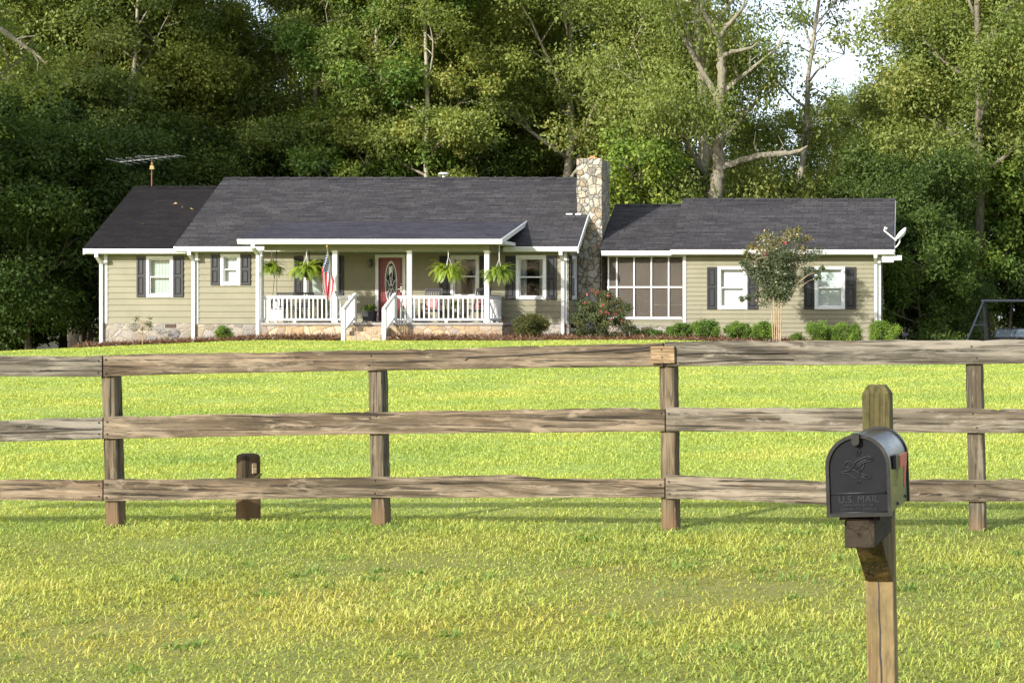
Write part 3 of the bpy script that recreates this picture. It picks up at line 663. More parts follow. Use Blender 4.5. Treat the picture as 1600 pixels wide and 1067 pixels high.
# --- porch
PF = 59.7; XP0, XP1 = WX(409.5, PF), WX(784.5, PF)
SX0, SX1 = WX(552, 59.7), WX(612.5, 59.7)
mb = MB(); gb = 0.3
mb.box(XP0, XP1, PF, PF + 0.35, gb, Zfl - 0.085); mb.box(XP1 - 0.35, XP1 - 0.002, PF + 0.351, Ym - 0.04, gb, Zfl - 0.085)
hp(mb, 'porch_base', M['porch_stone'])
mb = MB(); n = 17
for k in range(n):
    ya = PF - 0.05 + (Ym - 0.05 - PF + 0.05) * k / n; yb = PF - 0.05 + (Ym - 0.05 - PF + 0.05) * (k + 1) / n - 0.006
    mb.box(XP0 - 0.03, XP1 + 0.04, ya, yb, Zfl - 0.08, Zfl)
hp(mb, 'porch_floor', M['deck'])
g0 = gzf((SX0 + SX1) / 2, 59.0)
mb = MB(); rise = (Zfl - g0) / 4
for k in range(3): mb.box(SX0 + .08, SX1 - .08, PF - 0.052 - 0.31 * (k + 1), PF - 0.054 - 0.31 * k, g0 - 0.3, Zfl - rise * (k + 1))
hp(mb, 'porch_steps', M['porch_stone'])
ZB0 = WZ(391.5, 59.9)
mb = MB(); mb.box(XP0 + 0.02, WX(765, 59.9), 59.84, 60.0, ZB0, WZ(381, 59.84)); mb.box(XP0 + 0.02, WX(765, 59.9), 59.825, 59.838, ZB0 + .0, ZB0 + 0.06)
hp(mb, 'porch_beam', M['siding'])
mb = MB(); mb.box(XP0, WX(765, 59.9) - .03, 60.005, Ym - 0.05, ZB0 + 0.10, ZB0 + 0.12); hp(mb, 'porch_ceiling', M['siding'])
mb = MB(); mb.box(PX0 + .02, PX1 - .02, PYE + 0.004, 59.82, PZE - 0.115, PZE - 0.10); mb.box(PX0 + .01, PX1 - .01, PYE + 0.003, PYE + 0.03, PZE - 0.099, PZE + 0.03); hp(mb, 'soffit', M['white'])
mb = MB(); mb.box(WX(765, 59.9) + .03, PX1 - 0.03, 59.84, 61.5, PZE - 0.09, PZE + 0.02); hp(mb, 'soffit', M['white'])
posts = (WX(406.3, 59.9) + 0.02, WX(523.8, 59.9), WX(640, 59.9), WX(761, 59.9))
for x in posts:
    mb = MB(); mb.box(x - 0.075, x + 0.075, 59.84, 59.99, Zfl + .002, ZB0 - 0.002); mb.box(x - 0.095, x + 0.095, 59.82, 60.01, Zfl + .003, Zfl + 0.11); mb.box(x - 0.09, x + 0.09, 59.825, 60.005, ZB0 - 0.07, ZB0 - 0.003)
    hp(mb, 'porch_post', M['white'])
def railing(a, b, n, feet=()):
    """a, b: (x, y, zfloor) ends; children named baluster ride on the rail"""
    a = Vector(a); b = Vector(b); up = Vector((0, 0, 1))
    mb = MB(); mb.bar(a + up * 0.86, b + up * 0.86, 0.075, 0.045); mb.bar(a + up * 0.81, b + up * 0.81, 0.035, 0.05); mb.bar(a + up * 0.1, b + up * 0.1, 0.04, 0.07)
    for t in feet: p = a.lerp(b, t); mb.box(p.x - .045, p.x + .045, p.y - .03, p.y + .03, p.z + .002, p.z + 0.066)
    r = hp(mb, 'porch_railing', M['white'])
    for k in range(n):
        mb = MB(); p = a.lerp(b, (k + 0.5) / n); mb.bar(p + up * 0.12, p + up * 0.8, 0.04, 0.04, (0, 1, 0)); hp(mb, 'baluster', M['white'], r)
    return r
yr_ = 59.915
railing((posts[0] + .077, yr_, Zfl), (posts[1] - .077, yr_, Zfl), 16, (0.45,))
railing((posts[1] + .077, yr_, Zfl), (SX0 - 0.02, yr_, Zfl), 3)
railing((SX1 + 0.02, yr_, Zfl), (posts[2] - .077, yr_, Zfl), 3)
railing((posts[2] + .077, yr_, Zfl), (posts[3] - .077, yr_, Zfl), 15, (0.47,))
railing((posts[0], 60.0, Zfl), (posts[0], Ym - .05, Zfl), 13, (0.3, 0.7))
railing((posts[3], 60.0, Zfl), (posts[3], Ym - .05, Zfl), 13, (0.3, 0.7))
def step_rail(x):
    mb = MB(); yt, yb_ = 59.9, 58.75; zt, zb = Zfl + 0.90, gzf(x, 58.75) + 0.98
    mb.box(x - .06, x + .06, yb_ - .06, yb_ + .06, gzf(x, 58.75) - .1, zb + .02); mb.box(x - .055, x + .055, yt - .055, yt + .055, Zfl + .003, zt + .04)
    mb.bar((x, yb_ - .1, zb + .035), (x, yt + .06, zt + .05), 0.09, 0.045); mb.bar((x, yb_, zb - .03), (x, yt, zt - .02), 0.035, 0.06); mb.bar((x, yb_, zb - .72), (x, yt, zt - .74), 0.04, 0.07)
    r = hp(mb, 'step_railing', M['white'])
    for k in range(1, 9):
        mb = MB(); t = k / 9; y = yb_ + (yt - yb_) * t; z = zb + (zt - zb) * t; mb.box(x - .018, x + .018, y - .018, y + .018, z - .73, z - .05); hp(mb, 'baluster', M['white'], r)
step_rail(SX0 - 0.02); step_rail(SX1 + 0.02)
mb = MB(); x = WX(788, 61.9); mb.tube([(x, 61.88, gzf(x, 61.8) - .05), (x, 61.88, 1.75)], 0.022, 6); hp(mb, 'water_pipe', M['reddish'])

# --- chimney
CX0 = XMR + 0.022; zt = WZ(247.6, CHY)
mb = MB(); mb.box(CX0, CHX1, CHY, CHY2, 0.2, zt)
# lift each stone course slightly: irregular facing lumps give the edges an uneven outline
rng = random.Random(4)
z = 0.4
while z < zt - 0.12:
    h = rng.uniform(0.14, 0.26)
    for (xc, yc) in ((CHX1, CHY), (CHX1, CHY2), (CX0, CHY)):
        e = rng.uniform(0.008, 0.03); w1, w2 = rng.uniform(.12, .24), rng.uniform(.12, .3)
        x0, x1 = (xc - w1, xc + e) if xc == CHX1 else (xc - (e if z > 5 else 0), xc + w1); y0, y1 = (yc - e, yc + w2) if yc == CHY else (yc - w2, yc + e)
        mb.box(x0, x1, y0, y1, z, min(zt - .01, z + h - 0.025))
    z += h
# stones standing proud of the front and right faces
for k in range(170):
    z = rng.uniform(0.6, zt - 0.3); e = rng.uniform(0.01, 0.028); w, h = rng.uniform(.09, .19), rng.uniform(.07, .14)
    N = rng.choice((5, 6, 7)); ph = rng.uniform(0, 6); onf = rng.random() < .55
    ring = [(math.cos(ph + 6.283 * i / N) * w * rng.uniform(.85, 1.1), math.sin(ph + 6.283 * i / N) * h * rng.uniform(.85, 1.1)) for i in range(N)]
    c = rng.uniform(CX0 + .15, CHX1 - .15) if onf else rng.uniform(CHY + .2, CHY2 - .2)
    P_ = (lambda a, b, d: (c + a, CHY - d, z + b)) if onf else (lambda a, b, d: (CHX1 + d, c + a, z + b))
    top = [P_(a * .8, b * .8, e) for a, b in ring]; bot = [P_(a, b, -0.01) for a, b in ring]
    mb.poly(top)
    for i in range(N): mb.quad(bot[i], bot[(i + 1) % N], top[(i + 1) % N], top[i])
chim = hp(mb, 'chimney', M['chimstone'])
mb = MB(); fx = WX(927, 64.2); mb.box(fx - .17, fx + .17, 64.0, 64.5, zt - .02, zt + 0.07); mb.box(fx - .1, fx + .08, 64.1, 64.4, zt + .071, zt + 0.14); hp(mb, 'flue', M['orange'], chim)
mb = MB(); vx = WX(694, 66.1); mb.lathe([(0.0, 0), (0.06, 0), (0.06, 0.12), (0.19, 0.13), (0.2, 0.17), (0.12, 0.2), (0.0, 0.205)], (vx, 66.05, ZR + 0.06), 10); hp(mb, 'roof_vent', M['dishgrey'])

# --- screened porch between the blocks
sx0, sx1 = WX(950, Yb), XRL - 0.06; zt_, zb_ = ZEb - 0.15, WZ(497.2, Yb); zm = WZ(448.7, Yb)
mb = MB(); clap_wall(mb, (sx0, Yb), (1, 0), sx1 - sx0 + 0.05, WZ(509, Yb), zb_ - 0.03, 0.156, (), None, 12); hp(mb, 'wall', M['siding'])
mb = MB()
us = [951, 964, 991, 1018, 1045]; w = 0.03
for u in us: x = WX(u, Yb); mb.box(x - w * .8, x + w * .8, Yb - 0.05, Yb + .03, zb_, zt_)
mb.box(sx0 - .02, sx1 + .04, Yb - 0.055, Yb + .04, zb_ - 0.035, zb_ + 0.045); mb.box(sx0 - .02, sx1 + .04, Yb - 0.045, Yb + .025, zm - .027, zm + .027); mb.box(sx0 - .02, sx1 + .04, Yb - 0.052, Yb + .04, zt_ - .03, zt_ + .06)
sp = hp(mb, 'screen_frame', M['white'])
mb = MB(); mb.quad((sx0, Yb, zb_), (sx1, Yb, zb_), (sx1, Yb, zt_), (sx0, Yb, zt_)); hp(mb, 'screen', M['screen'], sp)
mb = MB(); zf = WZ(509, Yb); y2 = 67.6
mb.quad((sx0 - .3, y2, zf), (sx1 + .05, y2, zf), (sx1 + .05, y2, zt_ + .1), (sx0 - .3, y2, zt_ + .1)); mb.quad((sx0 - .3, Yb + .05, zf), (sx1 + .05, Yb + .05, zf), (sx1 + .05, y2, zf), (sx0 - .3, y2, zf))
mb.quad((sx0 - .3, Yb + .05, zt_ + .1), (sx1 + .05, Yb + .05, zt_ + .1), (sx1 + .05, y2, zt_ + .1), (sx0 - .3, y2, zt_ + .1))
mb.quad((sx1 + .04, Yb + .05, zf), (sx1 + .04, y2, zf), (sx1 + .04, y2, zt_ + .1), (sx1 + .04, Yb + .05, zt_ + .1)); mb.quad((sx0 - .29, Yb + .05, zf), (sx0 - .29, y2, zf), (sx0 - .29, y2, zt_ + .1), (sx0 - .29, Yb + .05, zt_ + .1))
hp(mb, 'porch_interior', M['porch_back'])

# ------------------------------------------------------------------ things on and around the house
# patio table and chair seen through the screen
t = thing('patio_table', 'round tan topped patio table seen through the porch screen', 'table', (WX(1049, 65), 65, zf + .01))
mb = MB(); mb.lathe([(0.0, 0.70), (0.62, 0.70), (0.64, 0.72), (0.62, 0.745), (0.0, 0.745)], n=24); mb.build('table_top', plain('tan_table', (0.50, 0.40, 0.24), 0.4), t)
mb = MB(); mb.lathe([(0.3, 0), (0.3, 0.03), (0.05, 0.06), (0.04, 0.69)], n=12); mb.build('pedestal', M['black'], t)
t = thing('patio_chair', 'dark high backed chair standing behind the porch screen left of the round table', 'chair', (WX(1010, 65.2), 65.2, zf + .01))
mb = MB(); mb.box(-.24, .24, -.24, .24, .42, .47); mb.build('seat', M['black'], t)
mb = MB(); mb.box(-.24, .24, .2, .25, .48, 1.02); mb.build('backrest', M['black'], t)
for sx in (-1, 1):
    for sy in (-1, 1): mb = MB(); mb.bar((sx * .21, sy * .21, 0), (sx * .21, sy * .21, .42), .04, .04, (0, 1, 0)); mb.build('leg', M['black'], t)

# wall lantern
t = thing('wall_lantern', 'small dark lantern fixed on the siding left of the red door', 'lantern', (WX(578.5, 61.9), 61.97, WZ(410, 61.9)))
mb = MB(); mb.box(-.05, .05, -.02, -.0, -.12, .1); mb.bar((0, -.02, .06), (0, -.12, .1), .02, .02); mb.build('bracket', M['black'], t)
mb = MB(); mb.lathe([(0.01, .10), (.085, .03), (.075, .02), (.05, -.16), (.03, -.18), (0.0, -.2)], (0, -.13, 0), 6); mb.build('lamp_cage', plain('lantern_glass', (0.10, 0.10, 0.085), 0.2), t)

# TV antenna on the left roof
ax, ay = WX(237, 66.3), 66.3; az = ZRl + 0.05
t = thing('tv_antenna', 'long bare metal television antenna on a mast above the left roof ridge', 'antenna', (ax, ay, az))
top = WZ(246, ay) - az
mb = MB(); mb.tube([(0, 0, -.1), (0.01, 0, top)], 0.025, 6); mb.build('mast', M['reddish'], t)
b0 = Vector((WX(182, ay) - ax, 0.25, WZ(252.5, ay) - az)); b1 = Vector((WX(286, ay) - ax, -0.25, WZ(244.5, ay) - az))
mb = MB(); mb.bar(b0, b1, 0.045, 0.04)
mb.build('boom', M['antenna'], t)
for k in range(15):
    mb = MB()
    p = b0.lerp(b1, k / 14); L = 0.9 - 0.035 * k if k % 2 else 0.75 - 0.03 * k; tilt = Vector((0.33 * (1 if k % 2 else -.6), -1, 0.06)).normalized()
    mb.tube([p - tilt * L, p, p + tilt * L], 0.017, 4); mb.build('element', M['antenna'], t)
mb = MB(); mb.tube([b0.lerp(b1, .45) + Vector((-.35, 0, .13)), b0.lerp(b1, .78) + Vector((0, 0, .02))], .012, 4)
mb.build('brace', M['metal'], t)
mb = MB(); mb.hexa([(-.06, -.06, top - .44), (.11, -.06, top - .44), (.11, .06, top - .44), (-.06, .06, top - .44), (-.035, -.05, top - .3), (.075, -.05, top - .3), (.075, .05, top - .3), (-.035, .05, top - .3)]); mb.lathe([(.035, 0), (.045, .06), (.025, .11)], (.015, 0, top - .299), 8); mb.build('rotor', M['yellowbit'], t)

# satellite dish at the right eave
dx, dy = XR1 + 0.02, 62.75
t = thing('satellite_dish', 'pale satellite dish on a bent arm at the right end of the roof', 'satellite dish', (dx, dy, ZEr))
def L_(u, v): return Vector((WX(u, dy) - dx, 0, WZ(v, dy) - ZEr))
mb = MB(); mb.tube([L_(1397.5, 388), L_(1402, 384), L_(1405.5, 379), L_(1406, 372)], 0.028, 8); mb.build('mount', M['dishgrey'], t, smooth=True)
mb = MB(); c = (L_(1400, 374.5) + L_(1416, 356)) / 2; axd = (L_(1416, 356) - L_(1400, 374.5)); rad = axd.length / 2; axd.normalize(); nd = Vector((-axd.z, -0.25, axd.x)).normalized(); e2 = axd.cross(nd).normalized()
rows = []
for i in range(7):
    r = rad * i / 6; rows.append([c + nd * (0.12 * (i / 6) ** 2 - 0.1) + (axd * math.cos(2 * math.pi * k / 24) + e2 * 1.05 * math.sin(2 * math.pi * k / 24)) * r for k in range(24)])
for sgn in (0, -0.015):
    for i in range(6):
        for k in range(24):
            q = [rows[i][k], rows[i][(k + 1) % 24], rows[i + 1][(k + 1) % 24], rows[i + 1][k]]; mb.quad(*[p + nd * sgn for p in q])
mb.build('reflector', M['dishgrey'], t, smooth=True)
mb = MB(); mb.bar(L_(1400.5, 376), L_(1381.5, 360.5), 0.035, 0.045); mb.bar(L_(1381.5, 361), L_(1382.5, 355), 0.04, 0.04); mb.bar(L_(1382, 356), L_(1386, 357.5), .07, .07); mb.build('feed_arm', M['white'], t)

# fallen leaves on the left roof
kf = (ZRl - ZEl) / (YRl - YEl); fl0 = None
for i, (u, v, lab) in enumerate(((273.5, 318.5, 'curled tan leaf, highest of the bits on the left roof'), (285, 323.5, 'flat tan leaf, lower middle bit on the left roof'), (300, 327, 'pale leaf bit nearest the main roof on the left roof'), (223, 351, 'lone small leaf low on the left roof'))):
    # solve the roof plane along this line of sight
    d = 64.0
    for _ in range(30):
        z = WZ(v, d); d = YEl + (z - 0.09 - ZEl) / kf
    mb = MB(); s = 0.075; mb.quad((-s, -.03, -.01), (0, -.07, .02), (s, .02, -.0), (0.01, .06, .03)); mb.quad((-s, -.03, -.012), (0.01, .06, .028), (s, .02, -.002), (0, -.07, .018))
    o = mb.build('fallen_leaf', M['yellowbit']); o.location = (WX(u, d), d, WZ(v, d)); o.rotation_euler = (0.5, 0, i * 1.3); tag(o, lab, 'leaf', 'fallen leaves on the left roof')

# porch swing
sxc, syc = WX(458, 61.1), 61.05
t = thing('porch_swing', 'dark porch swing hung on chains behind the left railing', 'porch swing', (sxc, syc, Zfl + .45))
W = 0.62
mb = MB()
for k in range(6): mb.box(-W, W, -.24 + k * .08, -.175 + k * .08, -.012, .012)
mb.build('seat', M['black'], t)
mb = MB(); mb.box(-W, W, .28, .31, .5, .56); mb.box(-W, W, .26, .29, .05, .1)
for k in range(15): x = -W + .03 + k * (2 * W - .06) / 14; mb.bar((x, .275, .08), (x, .295, .52), .04, .015, (0, 1, 0))
mb.build('backrest', M['black'], t)
for s in (-1, 1):
    mb = MB(); mb.tube([(s * W, .25, .28), (s * W, 0, .3), (s * W, -.2, .3), (s * W, -.27, .24), (s * W, -.22, .14), (s * W, -.2, .02)], .02, 6); mb.build('armrest', M['black'], t)
    mb = MB(); zt2 = ZB0 + .1 - (Zfl + .45); mb.tube([(s * W, -.22, .02), (s * W * .87, .02, zt2)], .009, 5); mb.tube([(s * W, .27, .1), (s * W * .87, .02, zt2)], .009, 5); mb.build('chain', M['black'], t)

# rocking chairs
def rocker(u, label, rz):
    t = thing('rocking_chair', label, 'rocking chair', (WX(u, 61.15), 61.15, Zfl + .002), rz, 'rocking chairs on the porch')
    mb = MB()
    for k in range(6): mb.box(-.26, .26, -.26 + k * .085, -.19 + k * .085, .40 - k * .006, .425 - k * .006)
    mb.build('seat', M['black'], t)
    mb = MB()
    for s in (-1, 1): mb.bar((s * .25, .22, .40), (s * .27, .42, 1.13), .045, .04, (0, 1, 0))
    mb.bar((-.28, .42, 1.1), (.28, .42, 1.1), .03, .13); mb.bar((-.25, .25, .52), (.25, .25, .52), .03, .06)
    for k in range(6): x = -.19 + k * .076; mb.bar((x, .245, .52), (x, .40, 1.06), .042, .015, (0, 1, 0))
    mb.build('backrest', M['black'], t)
    for s in (-1, 1):
        mb = MB(); mb.bar((s * .30, -.30, .63), (s * .30, .30, .62), .075, .025); mb.build('armrest', M['black'], t)
        for y, zt3 in ((-.25, .62), (.22, .60)): mb = MB(); mb.bar((s * .27, y, .06), (s * .29, y, zt3), .04, .04, (0, 1, 0)); mb.build('leg', M['black'], t)
        mb = MB(); mb.tube([(s * .27, -.48 + k * .108, .03 + .1 * ((k - 4.2) / 5) ** 2 + .0) for k in range(10)], .024, 6); mb.build('rocker', M['black'], t)
    return t
def cushion(name, r, label, w=.2):
    mb = MB(); n = 9
    P = [[None] * n for _ in range(n)]
    for side in (1, -1):
        for i in range(n):
            for j in range(n):
                a, b = -1 + 2 * i / (n - 1), -1 + 2 * j / (n - 1); th = .075 * ((1 - a ** 4) * (1 - b ** 4)) ** .5
                pin = 1 - .06 * (a * a * b * b); P[i][j] = (a * w * pin, side * th, b * w * .85 * pin)
        for i in range(n - 1):
            for j in range(n - 1): mb.quad(P[i][j], P[i + 1][j], P[i + 1][j + 1], P[i][j + 1])
    o = mb.build(name, M['pink'], smooth=True); o.location = Matrix.Rotation(r.rotation_euler.z, 4, 'Z') @ Vector((0, .20, .61)) + r.location; o.rotation_euler = (-.28, 0, r.rotation_euler.z)
    return tag(o, label, 'cushion', 'pink cushions on the rocking chairs')
r1 = rocker(674, 'black slat back rocking chair facing out beside the planter with red blooms', 0.05)
r2 = rocker(745, 'black slat back rocking chair turned slightly, at the right end of the porch', -0.35)
cushion('cushion', r1, 'pink cushion on the rocking chair nearer the red door', .2); cushion('cushion', r2, 'pink cushion on the rocking chair at the right porch end', .2)
# ------------------------------------------------------------------ foliage tools
def unit_rand(rng, n):
    v = rng.normal(size=(n, 3)); return v / np.linalg.norm(v, axis=1, keepdims=True)
def leaf_quads(rng, P, L, W, dirs, nm=None):
    """one rhombic leaf per point P, along dirs"""
    n = len(P); s = np.cross(dirs, unit_rand(rng, n) if nm is None else nm); s /= np.linalg.norm(s, axis=1, keepdims=True) + 1e-9
    L = L[:, None]; W = W[:, None]
    V = np.stack([P, P + dirs * L * .45 + s * W * .5, P + dirs * L, P + dirs * L * .45 - s * W * .5], 1).reshape(-1, 3)
    return V, np.arange(n * 4).reshape(n, 4)
def clump_leaves(rng, C, Rad, per, size, droop=0.35, flat=0.7, shell=0.55, base=None):
    """leaves spread through ellipsoid clumps; returns verts, faces, rnd"""
    per = np.broadcast_to(np.asarray(per), (len(C),)).astype(int); idx = np.repeat(np.arange(len(C)), per); n = len(idx)
    u = unit_rand(rng, n); r = rng.random(n) ** shell
    lump = 1 + 0.28 * np.sin(u[:, 0] * 5 + idx * 1.7) * np.sin(u[:, 1] * 4 + idx * 0.9) + 0.2 * np.sin(u[:, 2] * 7 + idx * 2.3)
    rad = Rad[idx][:, None] * np.array([1, 1, flat])
    P = C[idx] + u * (r * lump)[:, None] * rad
    d = unit_rand(rng, n) * 0.9 + u * 0.55 + np.array([0, 0, -droop]); d /= np.linalg.norm(d, axis=1, keepdims=True)
    L = size * rng.uniform(.65, 1.35, n); nm = u * .75 + unit_rand(rng, n) * .55 + np.array([0, 0, .45])
    V, F = leaf_quads(rng, P, L, L * rng.uniform(.42, .62, n), d, nm)
    cl = rng.random(len(C)) if base is None else base
    rn = np.clip(0.55 * rng.random(n) + 0.45 * cl[idx], 0, 1)
    return V, F, np.repeat(rn, 4)

M['bark'] = None
def bark_mat(name, lo, hi, lichen=0.5):
    m = NT(name); v = m.coord('Object', (6, 6, 1.2)); g = m.noise(v, 1.5, 6, 0.7, 0.4); b = m.noise(m.coord('Object'), 1.1, 5, 0.65)
    col = m.ramp(g, [(0.32, lo), (0.62, hi)]); col = m.mix(m.ramp(b, [(0.42, 0.0), (0.62, lichen)]), col, (0.24, 0.245, 0.185))
    return m.finish(col, 0.9, m.bump(g, 0.8, 0.05), 0, 0.15)
M['bark'] = bark_mat('oak_bark', (0.05, 0.04, 0.03), (0.17, 0.14, 0.105), 0.4)
M['palebark'] = bark_mat('pale_bark', (0.1716, 0.1482, 0.1092), (0.4368, 0.3900, 0.2964), 0.55)
M['myrtlebark'] = bark_mat('tan_smooth_bark', (0.24, 0.165, 0.10), (0.42, 0.32, 0.21), 0.1)
M['leaf_oak'] = leaf_mat('oak_leaf', [(0.0, (0.0810, 0.1215, 0.0243)), (0.45, (0.1755, 0.2228, 0.0459)), (0.8, (0.2565, 0.2903, 0.0675)), (1.0, (0.3510, 0.3172, 0.0878))], 0.42, gloss=0.02, rough=0.6)
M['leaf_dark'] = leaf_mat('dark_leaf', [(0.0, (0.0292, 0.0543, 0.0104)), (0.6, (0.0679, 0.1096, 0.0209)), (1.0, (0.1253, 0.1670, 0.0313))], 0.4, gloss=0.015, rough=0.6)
M['leaf_bright'] = leaf_mat('bright_leaf', [(0.0, (0.0690, 0.1380, 0.0230)), (0.6, (0.1495, 0.2300, 0.0345)), (1.0, (0.2990, 0.3220, 0.0460))], 0.35, gloss=0.02, rough=0.6)
M['box'] = leaf_mat('boxwood_leaf', [(0.0, (0.0373, 0.0799, 0.0128)), (0.6, (0.1119, 0.1919, 0.0277)), (1.0, (0.2132, 0.3091, 0.0426))], 0.25, gloss=0.02, rough=0.6)
M['boxdark'] = leaf_mat('dull_boxwood_leaf', [(0.0, (0.0286, 0.0390, 0.0130)), (0.6, (0.0715, 0.0806, 0.0234)), (1.0, (0.1690, 0.1560, 0.0455))], 0.2, gloss=0.02, rough=0.6)
M['fern'] = leaf_mat('fern_leaf', [(0.0, (0.13, 0.22, 0.02)), (0.6, (0.27, 0.36, 0.03)), (1.0, (0.42, 0.47, 0.05))], 0.45)
M['myrtle'] = leaf_mat('myrtle_leaf', [(0.0, (0.0473, 0.0702, 0.0297)), (0.6, (0.1148, 0.1323, 0.0513)), (0.82, (0.1755, 0.1215, 0.0567)), (0.9, (0.5130, 0.3510, 0.0675)), (1.0, (0.6210, 0.4050, 0.0810))], 0.25)
M['rose'] = leaf_mat('rose_leaf', [(0.0, (0.0312, 0.0525, 0.0175)), (0.6, (0.0813, 0.1000, 0.0325)), (0.9, (0.1500, 0.1125, 0.0500)), (1.0, (0.2000, 0.0938, 0.0500))], 0.22, gloss=0.02, rough=0.6)
M['petal'] = leaf_mat('pink_petal', [(0.0, (0.42, 0.03, 0.07)), (1.0, (0.60, 0.10, 0.15))], 0.3)
M['straw'] = leaf_mat('pine_straw', [(0.0, (0.05, 0.022, 0.012)), (0.5, (0.12, 0.053, 0.026)), (1.0, (0.20, 0.10, 0.05))], 0.1)
M['mulch'] = plain('brown_mulch', (0.10, 0.045, 0.025), 0.95, 0.4, 8, bump=0.8)

# ------------------------------------------------------------------ pine straw bed along the house
def bed():
    pts = []
    for u, d0, d1 in ((140, 61.9, 62.6), (200, 61.7, 62.6), (300, 61.4, 62.6), (404, 60.9, 62.0)): pts.append((u, d0, d1))
    A = [(XLL - .5, 61.8, 62.65), (WX(240, 62), 61.6, 62.65), (XML - .1, 61.3, 62.65), (XML + .4, 61.1, 62.05), (XP0 - .3, 60.4, 62.05)]
    B = [(XP0 - .5, 58.9, 60.6), (XP0 + 1.2, 58.8, 59.75), (SX0 - .15, 58.7, 59.75)]
    C = [(SX1 + .15, 58.6, 59.75), (WX(700, 59), 58.4, 59.75), (XP1, 58.2, 60.0), (XP1 + .3, 58.3, 62.05), (XMR, 58.6, 62.05), (XMR + .1, 58.9, 63.4), (XRL - .1, 59.4, 63.4), (XRL, 59.6, 63.1), (XRR, 59.8, 63.1), (XRR + 1, 60.2, 63.2)]
    rng = np.random.default_rng(3); V = []; F = []; SP = []
    for strip in (A, B, C):
        xs = np.arange(strip[0][0], strip[-1][0], 0.14); f = np.interp(xs, [p[0] for p in strip], [p[1] for p in strip]); b = np.interp(xs, [p[0] for p in strip], [p[2] for p in strip])
        f = f + 0.10 * np.sin(xs * 2.1) + 0.07 * np.sin(xs * 5.3 + 1); n = 8; base = len(V)
        for i, x in enumerate(xs):
            for j in range(n):
                t = j / (n - 1); y = f[i] + (b[i] - f[i]) * t; z = gzf(x, y) + 0.004 + 0.075 * min(1, t * 4) * (0.7 + .3 * math.sin(x * 3 + j))
                V.append((x, y, z))
        for i in range(len(xs) - 1):
            for j in range(n - 1): a = base + i * n + j; F.append((a, a + n, a + n + 1, a + 1))
        m = int(900 * (xs[-1] - xs[0]))
        k = rng.random(m) * (len(xs) - 1); t = rng.random(m) ** 1.6; x = np.interp(k, np.arange(len(xs)), xs); y = np.interp(k, np.arange(len(xs)), f) * (1 - t) + np.interp(k, np.arange(len(xs)), b) * t - 0.03
        SP.append(np.stack([x, y, gz(x, y) + 0.02 + 0.07 * np.minimum(1, t * 4)], -1))
    mb = MB(); mb.v = V; mb.f = F; mb.m = [0] * len(F)
    tag(mb.build('mulch_bed', M['mulch'], smooth=True), kind='structure')
    P = np.concatenate(SP); d = unit_rand(rng, len(P)); d[:, 2] = np.abs(d[:, 2]) * .5; d /= np.linalg.norm(d, axis=1, keepdims=True)
    L = rng.uniform(.12, .26, len(P)); V, F = leaf_quads(rng, P, L, np.full(len(P), .02), d)
    o = np_mesh('pine_straw', V, F, np.repeat(rng.random(len(P)), 4), M['straw'])
    tag(o, 'loose reddish pine straw spread along the foot of the house', 'mulch', kind='stuff')
bed()

# ------------------------------------------------------------------ hanging ferns
def make_fern_mesh(seed, nf=120):
    rng = np.random.default_rng(seed); V = []; F = []; rn = []
    for k in range(nf):
        a = rng.uniform(0, 2 * math.pi); up = rng.uniform(-.1, 1.3); L = rng.uniform(.42, .72); c = rng.random()
        p = np.array([0.08 * math.cos(a), .08 * math.sin(a), 0.0]); d = np.array([math.cos(a) * math.cos(up), math.sin(a) * math.cos(up), math.sin(up)])
        side = np.array([-math.sin(a), math.cos(a), 0]) ; n = 15; st = L / n
        for i in range(n):
            t = i / n; w = .075 * math.sin(math.pi * min(1, t * .9 + .12)) + .006
            for s in (-1, 1):
                q = p + d * st * .3; tip = p + side * s * w + d * st * .9 + np.array([0, 0, -.008]); b = len(V)
                V += [p, q + side * s * w * .4 + d * st * .5, tip, p + side * s * w * .5 - d * st * .15]; F.append((b, b + 1, b + 2, b + 3)); rn += [min(1, .3 * rng.random() + .7 * c)] * 4
            p = p + d * st; d = d + np.array([0, 0, -.135 - .05 * t]); d /= np.linalg.norm(d)
    return np.array(V), np.array(F), np.array(rn)
ferns = ((424.5, 414, 0.78, 'smallest hanging fern, leftmost, beside the white post by the downspout'), (479, 417, 1.0, 'big hanging fern in front of the window left of the flag'), (700.5, 419, 1.0, 'hanging fern over the railing between the two right porch posts'), (780, 422, 0.95, 'hanging fern outside the right end post, under the eave'))
for i, (u, v, s, lab) in enumerate(ferns):
    y = 59.75 if i else 60.2
    x, z = WX(u, y), WZ(v, y); zc_ = (PZE - .1 if i == 3 else ZB0)
    t = thing('hanging_fern', lab, 'fern', (x, y, z - .1), i * 1.1, 'hanging ferns along the porch')
    t.scale = (s * 1.12, s * 1.12, s)
    np_mesh('foliage', *make_fern_mesh(11 + i), M['fern'], t)
    mb = MB(); mb.lathe([(0.05, -.24), (.13, -.2), (.17, -.06), (.18, .0), (.15, .0)], n=12); mb.build('pot', M['black'], t)
    mb = MB(); top = (zc_ - z + .1) / s
    for k in range(3): a = k * 2.094; mb.tube([(.16 * math.cos(a), .16 * math.sin(a), 0), (0, 0, min(top - .03, .48))], .006, 4)
    mb.tube([(0, 0, min(top - .03, .48)), (0, 0, top)], .012, 5); mb.build('hanger', M['white'], t)

